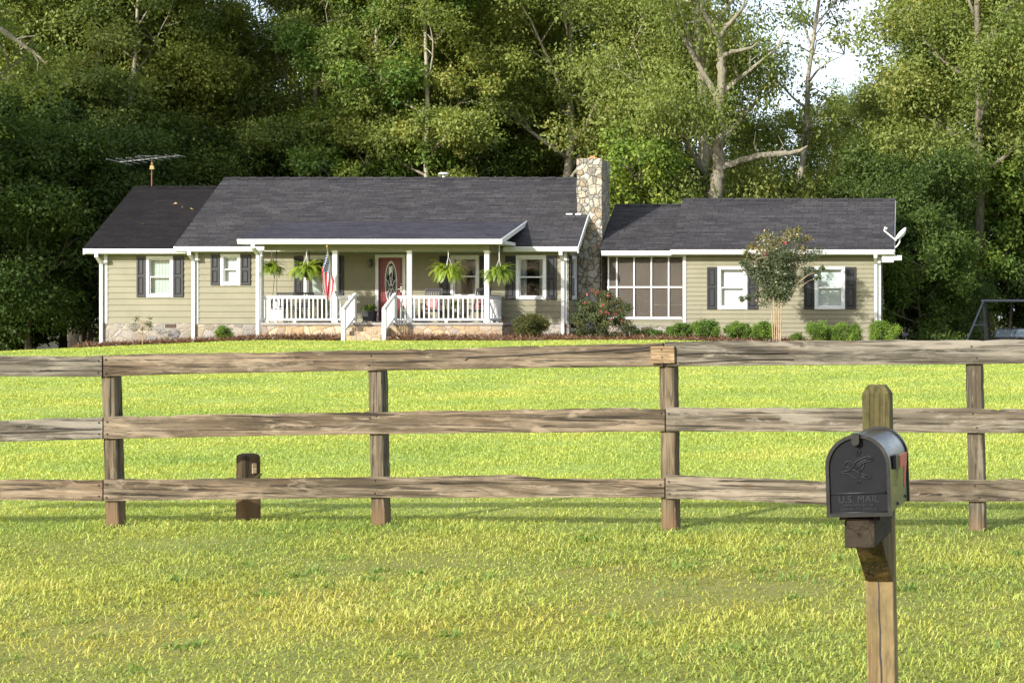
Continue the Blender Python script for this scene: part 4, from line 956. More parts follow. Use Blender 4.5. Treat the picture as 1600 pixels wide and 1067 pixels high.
# ------------------------------------------------------------------ flag on the porch post
def flag_mat():
    m = NT('flag_cloth'); uv = m.n('ShaderNodeUVMap'); sx = m.n('ShaderNodeSeparateXYZ'); m.l(uv.outputs[0], sx.inputs[0]); U, Vv = sx.outputs[0], sx.outputs[1]
    st = m.math('MODULO', m.math('FLOOR', m.math('MULTIPLY', Vv, 13.0)), 2.0)
    col = m.mix(m.math('GREATER_THAN', st, 0.5), (0.50, 0.03, 0.06), (0.80, 0.78, 0.75))
    # canton: seven top stripes, two fifths of the fly; Vv runs 0 at the top edge
    can = m.math('MULTIPLY', m.math('LESS_THAN', U, 0.4), m.math('LESS_THAN', Vv, 7 / 13))
    a = m.math('MULTIPLY', U, 6 / 0.4); b = m.math('MULTIPLY', Vv, 5 * 13 / 7)
    def dots(a, b):
        fa = m.math('SUBTRACT', m.math('FRACT', a), 0.5); fb = m.math('SUBTRACT', m.math('FRACT', b), 0.5)
        return m.math('LESS_THAN', m.math('ADD', m.math('MULTIPLY', fa, fa), m.math('MULTIPLY', fb, fb)), 0.05)
    star = m.math('MAXIMUM', dots(a, b), dots(m.math('ADD', a, 0.5), m.math('ADD', b, 0.5)))
    cc = m.mix(star, (0.012, 0.035, 0.14), (0.8, 0.8, 0.8)); col = m.mix(can, col, cc)
    d = m.n('ShaderNodeBsdfDiffuse'); m.l(col, d.inputs[0]); t = m.n('ShaderNodeBsdfTranslucent'); m.l(col, t.inputs[0])
    mx = m.n('ShaderNodeMixShader'); mx.inputs[0].default_value = .25; m.l(d.outputs[0], mx.inputs[1]); m.l(t.outputs[0], mx.inputs[2]); m.l(mx.outputs[0], m.out.inputs[0]); return m.mat
def flag():
    yb, yt = 59.80, 59.15
    base = Vector((WX(523.6, yb), yb, WZ(458.5, yb))); top = Vector((WX(511, yt), yt, WZ(387, yt)))
    t = thing('porch_flag', 'limp striped and starred flag on an angled pole fixed to the second porch post', 'flag', base)
    mb = MB(); mb.tube([Vector((0, 0, 0)), top - base], .013, 6); mb.build('flagpole', M['brass'], t)
    mb = MB(); mb.lathe([(0, 0), (.03, .015), (.035, .04), (.02, .07), (0, .08)], top - base, 8); mb.build('finial', M['yellowbit'], t)
    mb = MB(); mb.box(-.03, .03, .0, .038, -.08, .08); mb.build('pole_bracket', M['metal'], t)
    ns, nt = 40, 60; V = []; UV = []; H = 0.92; Lf = 1.5
    ax = (base - top).normalized()
    for j in range(ns + 1):
        s = j / ns; hp_ = top - base + ax * (0.06 + H * s)
        for i in range(nt + 1):
            f = i / nt
            # the cloth hangs from the pole: the fly runs straight down and gathers in folds
            drop = Lf * f * (0.97 - 0.22 * s)
            gather = min(1, f * 2.2); cx = -0.05 - .02 * f
            sp = .16 + .30 * math.sin(math.pi * min(1, f * .95 + .05)) ** .8 - .04 * f; x = hp_.x * (1 - gather) + ((top - base).x * .72 - .04 - .05 * f + (s - .5) * sp) * gather
            amp = .055 * min(1, f * 3)
            x += amp * .5 * math.sin(s * 15 + f * 2.0); y = hp_.y * (1 - .75 * gather) + (top - base).y * .75 * gather * .62 + amp * math.cos(s * 15 + f * 1.2)
            V.append((x, y, hp_.z * (1 - .28 * gather) + (top - base).z * .28 * gather - drop + .0)); UV.append((f, s))
    F = [(j * (nt + 1) + i, j * (nt + 1) + i + 1, (j + 1) * (nt + 1) + i + 1, (j + 1) * (nt + 1) + i) for j in range(ns) for i in range(nt)]
    me = bpy.data.meshes.new('flag_cloth'); me.from_pydata(V, [], F); ul = me.uv_layers.new(name='UVMap')
    for l in me.loops: ul.data[l.index].uv = UV[l.vertex_index]
    me.materials.append(flag_mat()); me.polygons.foreach_set('use_smooth', [True] * len(F)); link(bpy.data.objects.new('flag_cloth', me), t)
flag()

# ------------------------------------------------------------------ porch planters and plant stands
def bush_mesh(seed, C, Rad, per, size, **k):
    rng = np.random.default_rng(seed); return clump_leaves(rng, np.array(C, float), np.array(Rad, float), per, size, **k)
def planter(u, label, flowers):
    x, y = WX(u, 61.4), 61.4
    t = thing('square_planter', label, 'planter', (x, y, Zfl + .002), 0, 'square planters by the red door')
    mb = MB(); a, b = .17, .2; mb.hexa([(-a, -a, .04), (a, -a, .04), (a, a, .04), (-a, a, .04), (-b, -b, .36), (b, -b, .36), (b, b, .36), (-b, b, .36)]); mb.box(-b - .012, b + .012, -b - .012, b + .012, .361, .385)
    for sx in (-1, 1):
        for sy in (-1, 1): mb.box(sx * a - .025, sx * a + .025, sy * a - .025, sy * a + .025, 0, .039)
    mb.build('pot', M['terracotta'], t)
    np_mesh('plant', *bush_mesh(int(u), [(-.1, 0, .46), (.1, -.02, .47), (0, .05, .5)], [.15, .15, .14], 200, .06, droop=-.4), M['box'], t)
    if flowers:
        V, F, r = bush_mesh(int(u) + 1, [(-.12, -.08, .6), (-.04, -.1, .56), (-.17, -.02, .55)], [.06, .045, .04], 40, .035); np_mesh('flower', V, F, r, M['petal'], t)
planter(577.5, 'black square planter of green leaves left of the red door', False)
planter(639, 'black square planter with red blooms right of the red door', True)
def plant_stand(u, v0, label, wire):
    y = 61.55; x = WX(u, y); t = thing('plant_stand', label, 'plant stand', (x, y, Zfl + .002))
    h = .34 if not wire else .42
    mb = MB(); mb.lathe([(.0, h - .015), (.15, h - .015), (.15, h), (.0, h)], n=12); mb.build('stand_top', M['black'], t)
    for k in range(3): a = k * 2.094 + .3; mb = MB(); mb.tube([(.06 * math.cos(a), .06 * math.sin(a), h - .016), (.16 * math.cos(a), .16 * math.sin(a), 0)], .012, 5); mb.build('leg', M['black'], t)
    mb = MB(); mb.lathe([(.05, h + .001), (.085, h + .11), (.095, h + .12), (.07, h + .12)], n=12); mb.build('pot', M['white'] if not wire else M['black'], t)
    np_mesh('plant', *bush_mesh(int(u) + 7, [(0, 0, h + .2), (.05, 0, h + .3), (-.06, 0, h + .27)], [.1, .07, .08], 70, .07, droop=.1), M['box'], t)
plant_stand(711, 480, 'small plant stand holding a potted plant between the rocking chairs', False)
plant_stand(518, 480, 'thin dark plant stand under the window behind the flag', True)

# ------------------------------------------------------------------ shrubs in front of the house
def shrub(u, v0, v1, wpx, d, label, mat, seed, per=2600, size=.055, group=None, tall=1.0, name='round_shrub', stem=True):
    """v0 top, v1 foot, wpx width in photo pixels"""
    x = WX(u, d); zt_ = WZ(v0, d); zb_ = min(gzf(x, d) + .05, zt_ - .3); r = wpx * 1.05 * d / FPX / 2; h = (zt_ - zb_) * 1.04
    t = thing(name, label, 'shrub', (x, d, zb_), 0, group); rng = np.random.default_rng(seed); n = 26
    u_ = unit_rand(rng, n); C = u_ * np.array([r * .80, r * .80, h * .36]) + np.array([0, 0, h * .53]); Rd = np.full(n, min(r, h / 2) * .46)
    C = np.concatenate([C, [[0, 0, h * .5]]]); Rd = np.append(Rd, r * .75)
    V, F, rn = clump_leaves(rng, C, Rd, [per // 7] * n + [per // 3], size * .8, droop=-.35, flat=.9, shell=.6)
    np_mesh('leaf_mass', V, F, rn, mat, t)
    mb = MB()
    for k in range(5): a = k * 1.257 + seed; mb.tube([(.04 * math.cos(a), .04 * math.sin(a), -.15), (r * .3 * math.cos(a), r * .3 * math.sin(a), h * .3), (r * .5 * math.cos(a), r * .5 * math.sin(a), h * .7)], [.016, .012, .006], 5)
    mb.build('stem', M['bark'], t); return t
G = 'clipped green shrubs along the right wing'
for u, v0, w, lab in ((1062, 507, 41, 'clipped green shrub standing right of the corner board by the screened porch'), (1103, 503, 50, 'widest clipped green shrub, below the left shutter of the right wing'), (1152, 506, 42, 'clipped green shrub below the first window of the right wing'), (1194, 505, 40, 'clipped green shrub touching the left of the crape myrtle trunks'), (1283.5, 502, 44, 'clipped green shrub below the left edge of the last window'), (1324, 506, 46, 'loose green shrub below the right shutter of the last window'), (1381, 503, 47, 'clipped green shrub at the right corner of the house')):
    shrub(u, v0, 533, w, 60.6, lab, M['box'], int(u), per=3400, group=G)
shrub(1247, 521, 533, 24, 60.7, 'tiny sprout of a shrub right of the crape myrtle trunks', M['box'], 5, per=500)
shrub(1013, 516, 533, 52, 60.9, 'low spreading green shrub under the screened porch vent', M['box'], 6, per=1500)
shrub(829, 492, 533, 53, 59.6, 'round dull olive shrub below the right front window', M['boxdark'], 8, per=5200, size=.05)
shrub(350.5, 511, 533, 24, 61.2, 'little round dark green shrub below the small window', M['box'], 9, per=900)
# rose bush
def rose():
    u, d = 943, 60.3; x = WX(u, d); z0 = gzf(x, d); t = thing('rose_bush', 'tall loose rose bush with pink blooms at the foot of the chimney', 'rose bush', (x, d, z0))
    rng = np.random.default_rng(21); C = []; Rd = []; mb = MB()
    for k in range(74):
        a = rng.uniform(0, 6.283); rr = rng.uniform(0, 1) ** .55 * 1.02; h = rng.uniform(.12, 1.6) * (1 - .30 * rr); c = (rr * math.cos(a), rr * math.sin(a) * .8, h); C.append(c); Rd.append(rng.uniform(.16, .28))
        if k % 2 == 0: mb.tube([(c[0] * .15, c[1] * .15, -.05), (c[0] * .6, c[1] * .6, h * .6), c], [.014, .01, .005], 5)
    C.append((-.25, 0, 1.55)); Rd.append(.16); C.append((.15, .0, 1.5)); Rd.append(.17)
    V, F, r = clump_leaves(rng, np.array(C), np.array(Rd), 240, .062, droop=.1); np_mesh('leaf_mass', V, F, r, M['rose'], t)
    mb.build('stem', M['bark'], t)
    P = np.array([(-.28, -.7, 1.62), (-.1, -.68, 1.55), (.28, -.72, 1.45), (-.42, -.6, 1.5), (.12, -.95, 1.12), (.22, -.95, .92), (.08, -.95, .85), (.3, -.92, .88), (.5, -.8, .83), (.62, -.7, .95), (.4, -.88, .68), (.85, -.5, .6), (-.5, -.7, 1.2), (.05, -.9, .95), (.72, -.7, .62)])
    for k, p in enumerate(P):
        V, F, r = clump_leaves(np.random.default_rng(60 + k), p[None], np.array([.03 + .014 * (k % 3)]), 13, .045, droop=0); np_mesh('flower', V, F, r, M['petal'], t)
rose()
# sapling by the left wing
def sapling():
    u, d = 222.5, 61.7; x = WX(u, d); z0 = gzf(x, d); t = thing('sapling', 'thin nearly bare sapling in front of the left stone foundation', 'sapling', (x, d, z0))
    rng = np.random.default_rng(4); mb = MB(); C = []; mb.tube([(0, 0, -.05), (.02, 0, .4), (-.02, 0, .85)], [.02, .016, .008], 5)
    for k in range(12): a = rng.uniform(0, 6.28); h = rng.uniform(.3, .8); e = (.3 * math.cos(a), .25 * math.sin(a), h + .2); mb.tube([(0, 0, h), (e[0] * .6, e[1] * .6, h + .1), e], [.008, .006, .003], 4); C.append(e)
    mb.build('trunk', M['myrtlebark'], t); V, F, r = clump_leaves(rng, np.array(C), np.full(12, .09), 26, .055); np_mesh('crown', V, F, r, M['rose'], t)
sapling()
# crape myrtle
def myrtle():
    u, d = 1214, 60.2; x = WX(u, d); z0 = gzf(x, d); k_ = d / FPX; t = thing('crape_myrtle', 'crape myrtle with thin tan trunks and dark vase shaped crown before the right wing', 'tree', (x, d, z0))
    rng = np.random.default_rng(17); mb = MB(); C = []; Rd = []; base = []
    zz = lambda v: WZ(v, d) - z0
    for s in range(5):
        bx = (-7 + 3.3 * s) * k_; mbx = (-9 + 4.2 * s) * k_
        spine = [(bx * .8, rng.uniform(-.05, .05), -.1), (bx, rng.uniform(-.08, .08), .6), (mbx, rng.uniform(-.1, .1), zz(470)), (mbx * 2.4, rng.uniform(-.2, .2), zz(430)), (mbx * 4.5, rng.uniform(-.4, .4), zz(385 + abs(s - 2) * 5))]
        mb.tube(spine, [.024, .022, .02, .016, .008], 7)
        for q in range(25):
            tt = rng.uniform(.45, 1.0); i = min(3, int(tt * 4)); p = Vector(spine[i]).lerp(Vector(spine[i + 1]), tt * 4 - i); a = rng.uniform(0, 6.28); h = (p.z - zz(470)) / (zz(370) - zz(470))
            rad = (.35 + .85 * max(0, h)) * rng.uniform(.4, 1); e = Vector((p.x + rad * math.cos(a), p.y + rad * .8 * math.sin(a), p.z + rng.uniform(.05, .45))); mb.tube([p, p.lerp(e, .5) + Vector((0, 0, .05)), e], [.012, .008, .003], 4)
            C.append(e); Rd.append(rng.uniform(.22, .36)); base.append(.25 + .1 * rng.random() + (.5 if e.z > zz(390) else 0) * rng.uniform(.6, 1.3))
    for (uu, v) in ((1246, 358), (1234, 362), (1185, 372), (1198, 369), (1173, 384), (1262, 372), (1256, 388), (1168, 395), (1163, 412), (1285, 420), (1277, 425), (1278, 434), (1160, 467), (1170, 465), (1182, 461), (1205, 380), (1220, 375)):
        C.append((( uu - u) * k_, rng.uniform(-.3, .3), zz(v))); Rd.append(.13 if v < 400 else .11); base.append(.95 if v < 400 else .2)
        e = Vector(C[-1]); mb.tube([Vector((e.x * .4, 0, e.z - (.5 if v < 440 else .1))), e.lerp(Vector((e.x * .4, 0, e.z)), .4) - Vector((0, 0, .12)), e], [.012, .008, .004], 4)
    V, F, r = clump_leaves(rng, np.array([tuple(c) for c in C]), np.array(Rd), 190, .068, droop=.15, base=np.clip(np.array(base), 0, 1.2)); np_mesh('crown', V, F, r, M['myrtle'], t)
    mb.build('trunk', M['myrtlebark'], t)
    for (uu, v) in ((1229, 380), (1198, 397)):
        V, F, r = clump_leaves(rng, np.array([((uu - u) * k_, -.5, zz(v))]), np.array([.07]), 30, .05); np_mesh('flower', V, F, r, M['petal'], t)
myrtle()

# ------------------------------------------------------------------ swing set and mesh panel, far right
def swing():
    d = 66.0; x0 = WX(1537, d); t = thing('swing_set', 'grey tube swing set frame at the right edge, only its left end in view', 'swing set', (x0, d, gzf(x0, d)))
    h = WZ(470, d) - gzf(x0, d)
    mb = MB(); mb.tube([(-.1, 0, h), (4.2, 0, h)], .045, 8); mb.build('top_bar', M['bluegrey'], t)
    for xx in (0, 4.1):
        for s in (-1, 1):
            dx = -.75 if (s < 0) else .12
            if xx: dx = -dx
            mb = MB(); mb.tube([(xx, 0, h), (xx + dx, s * 1.0, -.1)], .035, 8); mb.build('leg', M['bluegrey'], t)
    mb = MB(); mb.tube([(-.35, -.55, h * .45), (.1, .55, h * .45)], .02, 6); mb.build('crossbar', M['bluegrey'], t)
    for xx in (1.55, 2.05): mb = MB(); mb.tube([(xx, 0, h), (xx, .02, .55)], .008, 4); mb.build('chain', M['metal'], t)
    mb = MB(); mb.box(1.5, 2.1, -.09, .09, .52, .55); mb.build('seat', M['bluegrey'], t)
swing()
def mesh_panel():
    d = 69.0; x0 = WX(1555, d); z0 = gzf(x0, d); t = thing('mesh_bench', 'low pale blue grey mesh panel on legs behind the swing set', 'bench', (x0, d, z0)); h = WZ(514, d) - z0; L = 2.4
    mb = MB(); mb.bar((.1, .2, h), (L, .2, h), .05, .05); mb.bar((-.05, -.1, .25), (L, -.1, .25), .05, .05)
    for k in range(4): xx = .02 + k * .72; mb.bar((xx - .06, -.1, .25), (xx + .08, .2, h), .03, .03)
    mb.build('frame', M['bluegrey'], t)
    mb = MB(); mb.quad((-.05, -.1, .25), (L, -.1, .25), (L, .2, h), (.1, .2, h)); mb.build('mesh_back', M['screen_blue'], t)
    for k in range(3): xx = .1 + k * 1.1; mb = MB(); mb.bar((xx, 0, -.05), (xx, 0, .3), .04, .04, (0, 1, 0)); mb.build('leg', M['bluegrey'], t)
def sb():
    m = NT('blue_mesh'); t = m.n('ShaderNodeBsdfTransparent'); d = m.n('ShaderNodeBsdfDiffuse'); d.inputs[0].default_value = (0.16, 0.20, 0.24, 1); mx = m.n('ShaderNodeMixShader'); mx.inputs[0].default_value = .55
    m.l(t.outputs[0], mx.inputs[1]); m.l(d.outputs[0], mx.inputs[2]); m.l(mx.outputs[0], m.out.inputs[0]); return m.mat
M['screen_blue'] = sb(); mesh_panel()
# ------------------------------------------------------------------ board fence
M['rail'] = wood_mat('weathered_rail', 0, dark=(0.024, 0.021, 0.016), mid=(0.090, 0.078, 0.058), light=(0.205, 0.182, 0.145), warm=(0.135, 0.092, 0.054), warm_amt=0.45)
M['post'] = wood_mat('weathered_post', 2, dark=(0.0263, 0.0210, 0.0142), mid=(0.0788, 0.0653, 0.0435), light=(0.1500, 0.1290, 0.0915), warm=(0.1200, 0.0750, 0.0375), warm_amt=0.25, foot=True)
M['mossy'] = wood_mat('mossy_post', 2, dark=(0.014, 0.012, 0.007), mid=(0.042, 0.035, 0.017), light=(0.085, 0.07, 0.034), warm=(0.07, 0.045, 0.02), warm_amt=0.4, moss=0.45)
M['mailpost'] = wood_mat('brown_post', 2, dark=(0.05, 0.034, 0.017), mid=(0.15, 0.108, 0.052), light=(0.235, 0.178, 0.088), warm=(0.19, 0.115, 0.05), warm_amt=0.4, moss=0.25)
M['darkarm'] = wood_mat('dark_arm_wood', 1, dark=(0.006, 0.0045, 0.004), mid=(0.013, 0.0095, 0.008), light=(0.028, 0.02, 0.015), warm=(0.025, 0.013, 0.010), warm_amt=0.5)  # near-black brown wood of the arm and its end board
M['oldpost'] = wood_mat('dark_old_post', 2, dark=(0.012, 0.009, 0.007), mid=(0.035, 0.026, 0.016), light=(0.09, 0.06, 0.033), warm=(0.12, 0.065, 0.03), warm_amt=0.5, foot=True)
M['oldbrace'] = wood_mat('dark_brace', 2, dark=(0.012, 0.009, 0.006), mid=(0.06, 0.042, 0.02), light=(0.14, 0.098, 0.045), warm=(0.12, 0.07, 0.03), warm_amt=0.5, moss=0.3)
M['newwood'] = wood_mat('fresh_block', 0, dark=(0.13, 0.09, 0.05), mid=(0.28, 0.21, 0.13), light=(0.37, 0.29, 0.19), warm=(0.5, 0.34, 0.18), warm_amt=0.3)
M['nail'] = plain('rusty_nail', (0.03, 0.022, 0.018), 0.7, 0.2, 30)
Z1, RR, QQ, AA = 15.0, -0.0318, 448.55, -1257.0
def fk(u): ur = u - PU; return (ur - AA) / (QQ - ur * RR)
def fd(u): return Z1 * (1 + RR * fk(u))
F0 = Vector((WX(168, fd(168)), fd(168), 0)); F1 = Vector((WX(1523, fd(1523)), fd(1523), 0)); FU = (F1 - F0).normalized(); FN = Vector((FU.y, -FU.x, 0)); FANG = math.atan2(FU.y, FU.x)
def along(u): d = fd(u); return (Vector((WX(u, d), d, 0)) - F0).dot(FU)
fence = thing('board_fence', 'weathered three board wooden fence running across the lawn', 'fence', (F0.x, F0.y, gzf(F0.x, F0.y)), FANG)
FZ = fence.location.z
def rail(cps, seed, th=0.028, proud=0.0, crack=None):
    """cps: (u, v_top, v_bottom) along the front face; local frame: x along, y away from the road, z up"""
    us = [c[0] for c in cps]; rng = np.random.default_rng(seed); n = max(30, int(abs(along(us[-1]) - along(us[0])) / 0.035))
    u = np.linspace(us[0], us[-1], n); vt = np.interp(u, us, [c[1] for c in cps]); vb = np.interp(u, us, [c[2] for c in cps])
    k = np.ones(9) / 9
    x = np.array([along(q) for q in u]); zt = np.array([WZ(a, fd(q)) for a, q in zip(vt, u)]) - FZ; zb = np.array([WZ(a, fd(q)) for a, q in zip(vb, u)]) - FZ
    nz = np.convolve(rng.normal(0, 1, n + 30), np.ones(7) / 7, 'same')[15:15 + n] * .0075 + np.convolve(rng.normal(0, 1, n + 30), np.ones(25) / 25, 'same')[15:15 + n] * .012
    chip = np.where(rng.random(n) < .05, -rng.uniform(0, .012, n), 0); zt = zt + nz + chip
    zb = zb + np.convolve(rng.normal(0, 1, n + 30), np.ones(21) / 21, 'same')[15:15 + n] * .006
    bow = np.convolve(rng.normal(0, 1, n + 60), np.ones(41) / 41, 'same')[30:30 + n] * .02; bow -= np.linspace(bow[0], bow[-1], n)
    mb = MB(); m = 5
    prof = lambda i: [(bow[i] - proud, zb[i] + .003), (bow[i] - proud - .002, zb[i] * .75 + zt[i] * .25), (bow[i] - proud, zb[i] * .5 + zt[i] * .5), (bow[i] - proud - .001, zb[i] * .25 + zt[i] * .75), (bow[i] - proud, zt[i] - .004), (bow[i] - proud + .004, zt[i]), (bow[i] - proud + th, zt[i] - .003), (bow[i] - proud + th, zb[i])]
    for i in range(n):
        mb.v += [(x[i], y, z) for y, z in prof(i)]
    for i in range(n - 1):
        for j in range(8): a = i * 8 + j; b = i * 8 + (j + 1) % 8; mb.f.append((a, a + 8, b + 8, b)); mb.m.append(0)
    mb.f.append(tuple(range(8))); mb.f.append(tuple(range((n - 1) * 8 + 7, (n - 1) * 8 - 1, -1))); mb.m += [0, 0]
    o = mb.build('rail', M['rail'], fence)
    return o
RAILS = [
    ((-230, 555, 587), (0, 556, 588), (159, 556, 589)), ((161.5, 556, 589), (300, 552, 584), (590, 547, 579), (800, 541.5, 575.5), (1036, 535, 573)), ((1038.5, 534.5, 572), (1300, 532, 570), (1525, 531, 569), (1600, 530, 568), (1960, 526, 566)),
    ((-230, 659, 693), (0, 656.5, 690), (160, 651.8, 686)), ((162, 651, 686), (590, 643.3, 678), (800, 640, 676), (1038.5, 637.5, 674)), ((1040.5, 636.5, 674), (1300, 637, 675), (1600, 638, 677), (1960, 640, 680)),
    ((-230, 749, 781), (0, 749, 781), (160, 749, 783)), ((162, 749.5, 783), (590, 744.5, 777.5), (800, 742.5, 777), (850, 746.5, 777), (1038, 747.4, 777.8)), ((1040, 741.6, 779), (1180, 748, 784), (1300, 753, 789.5), (1425, 748.5, 784), (1600, 750, 784), (1960, 752, 788))]
rails = []
for i, c in enumerate(RAILS): rails.append(rail(c, 40 + i, proud=0.0))
def split(pts, name='split'):
    mb = MB()
    q = [(along(u), WZ(v, fd(u)) - FZ, h) for u, v, h in pts]
    for (x0, z0, h0), (x1, z1, h1) in zip(q[:-1], q[1:]): mb.quad((x0, -.0125, z0 - h0), (x1, -.0125, z1 - h1), (x1, -.0125, z1 + h1), (x0, -.0125, z0 + h0)); mb.quad((x0, -.0125, z0 + h0), (x1, -.0125, z1 + h1), (x1, .002, z1 + h1), (x0, .002, z0 + h0)); mb.quad((x0, .002, z0 - h0), (x1, .002, z1 - h1), (x1, -.0125, z1 - h1), (x0, -.0125, z0 - h0))
    mb.build(name, M['nail'], fence)
split([(727, 563, .001), (733, 558, .005), (760, 556.5, .003), (800, 555.5, .004), (828, 553.5, .007), (870, 551.5, .003), (925, 548.5, .004), (965, 545.5, .003), (1000, 544, .005), (1017, 541, .006)])
split([(960, 551.5, .001), (985, 549, .006), (1018, 546, .003)]); split([(0, 676, .002), (60, 674, .003), (158, 670, .002)]); split([(1058, 553, .004), (1120, 551, .002), (1190, 552, .003), (1230, 551, .001)]); split([(1060, 567, .001), (1180, 561, .003), (1240, 561.5, .001)])
def nails(u, v):
    o = along(u); z = WZ(v, fd(u)) - FZ; mb = MB()
    for k in range(6): pass
    N = 7; mb.poly([(o + .006 * math.cos(6.283 * k / N), -.0075, z + .006 * math.sin(6.283 * k / N)) for k in range(N)]); return mb
def nail_set(pairs):
    for u, v in pairs:
        mb = MB(); o = along(u); z = WZ(v, fd(u)) - FZ; N = 8; r = .0065
        top = [(o + r * math.cos(6.283 * k / N), -.011, z + r * math.sin(6.283 * k / N)) for k in range(N)]; bot = [(a, .01, c) for a, b, c in top]
        mb.poly(top)
        for k in range(N): mb.quad(bot[k], bot[(k + 1) % N], top[(k + 1) % N], top[k])
        mb.build('nail', M['nail'], fence)
nail_set([(154, 563), (154, 582), (166, 562), (166, 583), (155, 660), (155, 678), (168, 659), (168, 678), (155, 758), (155, 775), (167, 757), (167, 777), (577, 571), (580, 556), (578, 653), (588, 650), (586, 750.5), (586, 770), (1033, 645), (1045, 646), (1032, 757), (1045, 752), (1046, 771), (1518, 541), (1526, 559), (1520, 646), (1526, 668), (1523, 758), (1530, 777)])
for i, (ut, ub, vb, w) in enumerate(((163.0, 171.5, 832, .115), (582, 588, 830, .115), (1039.5, 1042.5, 823, .12), (1519.5, 1525.5, 828, .118))):
    d = fd(ub); xb = along(ub); xt = along(ut); zt_ = WZ(RAILS[0][1][1] if i == 0 else (548, 536, 533)[i - 1], d) - FZ - .012; zb_ = WZ(vb, d) - FZ - .3; D = .112; y0 = .031
    dxz = (xt - xb) / (WZ(560, d) - WZ(vb, d)); X = lambda z: xb + dxz * (z - (WZ(vb, d) - FZ))
    rng = random.Random(i); mb = MB(); n = 26; c = .006; base = 0
    for k in range(n + 1):
        z = zb_ + (zt_ - zb_) * k / n; j = rng.uniform(-.0025, .0025); xc = X(z) + j; h = w / 2
        mb.v += [(xc - h + c, y0, z), (xc + h - c, y0, z), (xc + h, y0 + c, z), (xc + h, y0 + D - c, z), (xc + h - c, y0 + D, z), (xc - h + c, y0 + D, z), (xc - h, y0 + D - c, z), (xc - h, y0 + c, z)]
    for k in range(n):
        for j in range(8): a = k * 8 + j; b = k * 8 + (j + 1) % 8; mb.f.append((a, b, b + 8, a + 8)); mb.m.append(0)
    mb.f.append(tuple(n * 8 + j for j in range(8))); mb.m.append(0)
    o = mb.build('post', M['post'], fence)
mb = MB(); a0, a1 = along(1018.5), along(1056); dd = fd(1037)
za = WZ(567.5, dd) - FZ; zb2 = WZ(541.5, dd) - FZ
mb.hexa([(a0 + .008, -.034, za), (a1, -.034, za + .003), (a1, -.006, za + .003), (a0 + .008, -.006, za), (a0, -.034, zb2), (a1 - .003, -.034, zb2 + .003), (a1 - .003, -.006, zb2 + .003), (a0, -.006, zb2)])
blk = mb.build('patch_block', M['newwood'], fence, bevel=.002); blk['label'] = 'pale newer block nailed over the top rail joint'
for u, v in ((1036, 546.5), (1037, 558), (1038, 567)):
    mb = MB(); o_ = along(u); z = WZ(v, dd) - FZ; mb.poly([(o_ + .008 * math.cos(.785 * k), -.0355, z + .008 * math.sin(.785 * k)) for k in range(8)]); mb.build('nail', M['nail'], fence)

# ------------------------------------------------------------------ short old post behind the fence
d = 15.35; x = WX(388, d); zg = gzf(x, d); hgt = WZ(709, d) - zg
t = thing('short_post', 'short dark square post with a rounded top standing behind the lowest fence board', 'post', (x, d, zg), R(43))
mb = MB(); s = .078; c = .016
for z, k in ((-.25, 1.03), (.1, 1.02), (.3, 1.01), (hgt - .05, .985), (hgt - .022, .97), (hgt - .005, .86), (hgt + .004, .6)):
    h = s * k; mb.v += [(-h + c, -h, z), (h - c, -h, z), (h, -h + c, z), (h, h - c, z), (h - c, h, z), (-h + c, h, z), (-h, h - c, z), (-h, -h + c, z)]
for k in range(6):
    for j in range(8): a = k * 8 + j; b = k * 8 + (j + 1) % 8; mb.f.append((a, b, b + 8, a + 8)); mb.m.append(0)
mb.f.append(tuple(48 + j for j in range(8))); mb.m.append(0)
body = mb.build('timber', M['oldpost'], t, smooth=False)
mb = MB(); mb.box(-.052 + .05, -.015 + .05, -s - .012, -s + .02, hgt - .16, hgt - .075); mb.build('wedge', M['newwood'], t, bevel=.004)
mb = MB(); mb.bar((-.03, -s - .008, hgt - .245), (.075, -s - .008, hgt - .165), .022, .018); mb.build('nailed_strip', M['mossy'], t)

# ------------------------------------------------------------------ mailbox post
MD = 6.02
def MX(u): return WX(u, MD)
px = MX(1378.5); pzg = gzf(px, MD)
YAW = -R(6.0)
mp = thing('mailbox_post', 'square greenish wooden post with a braced arm carrying the black mailbox', 'post', (px, MD, pzg), YAW)
lean = R(-1.15)
# local: x right, y away along the mailbox axis, z up
w = .046
def plank(mb, x0, x1, y0, y1, z0, z1, n=1): mb.box(x0, x1, y0, y1, z0, z1)
zt_ = WZ(601, MD) - pzg
lx = lambda z: math.tan(lean) * (z - (WZ(1000, MD) - pzg)) * 1.0
mb = MB(); ch = .014
levels = [(-.3, 1), (zt_ - .03, 1), (zt_ - .004, .62), (zt_, .56)]
def sq(z, k, c0=.003):
    h = w * k; c = min(c0, h * .3); X = lx(z); return [(X - h + c, -h, z), (X + h - c, -h, z), (X + h, -h + c, z), (X + h, h - c, z), (X + h - c, h, z), (X - h + c, h, z), (X - h, h - c, z), (X - h, -h + c, z)]
zs = [-.3] + [(-.3 + (zt_ - .028 + .3) * i / 20) for i in range(1, 21)]
rng = random.Random(2)
for z in zs: mb.v += sq(z, 1 + rng.uniform(-.012, .012))
mb.v += sq(zt_ - .004, .66) ; mb.v += sq(zt_, .58)
for k in range(len(mb.v) // 8 - 1):
    for j in range(8): a = k * 8 + j; b = k * 8 + (j + 1) % 8; mb.f.append((a, b, b + 8, a + 8)); mb.m.append(0)
e = len(mb.v) - 8; mb.f.append(tuple(e + j for j in range(8))); mb.m.append(0)
zcut = 8 * 17; ob = mb.build('timber', [M['mailpost'], M['mossy']], mp)
ob.data.polygons.foreach_set('material_index', [1 if sum(ob.data.vertices[i].co.z for i in p.vertices) / len(p.vertices) > WZ(800, MD) - pzg else 0 for p in ob.data.polygons])
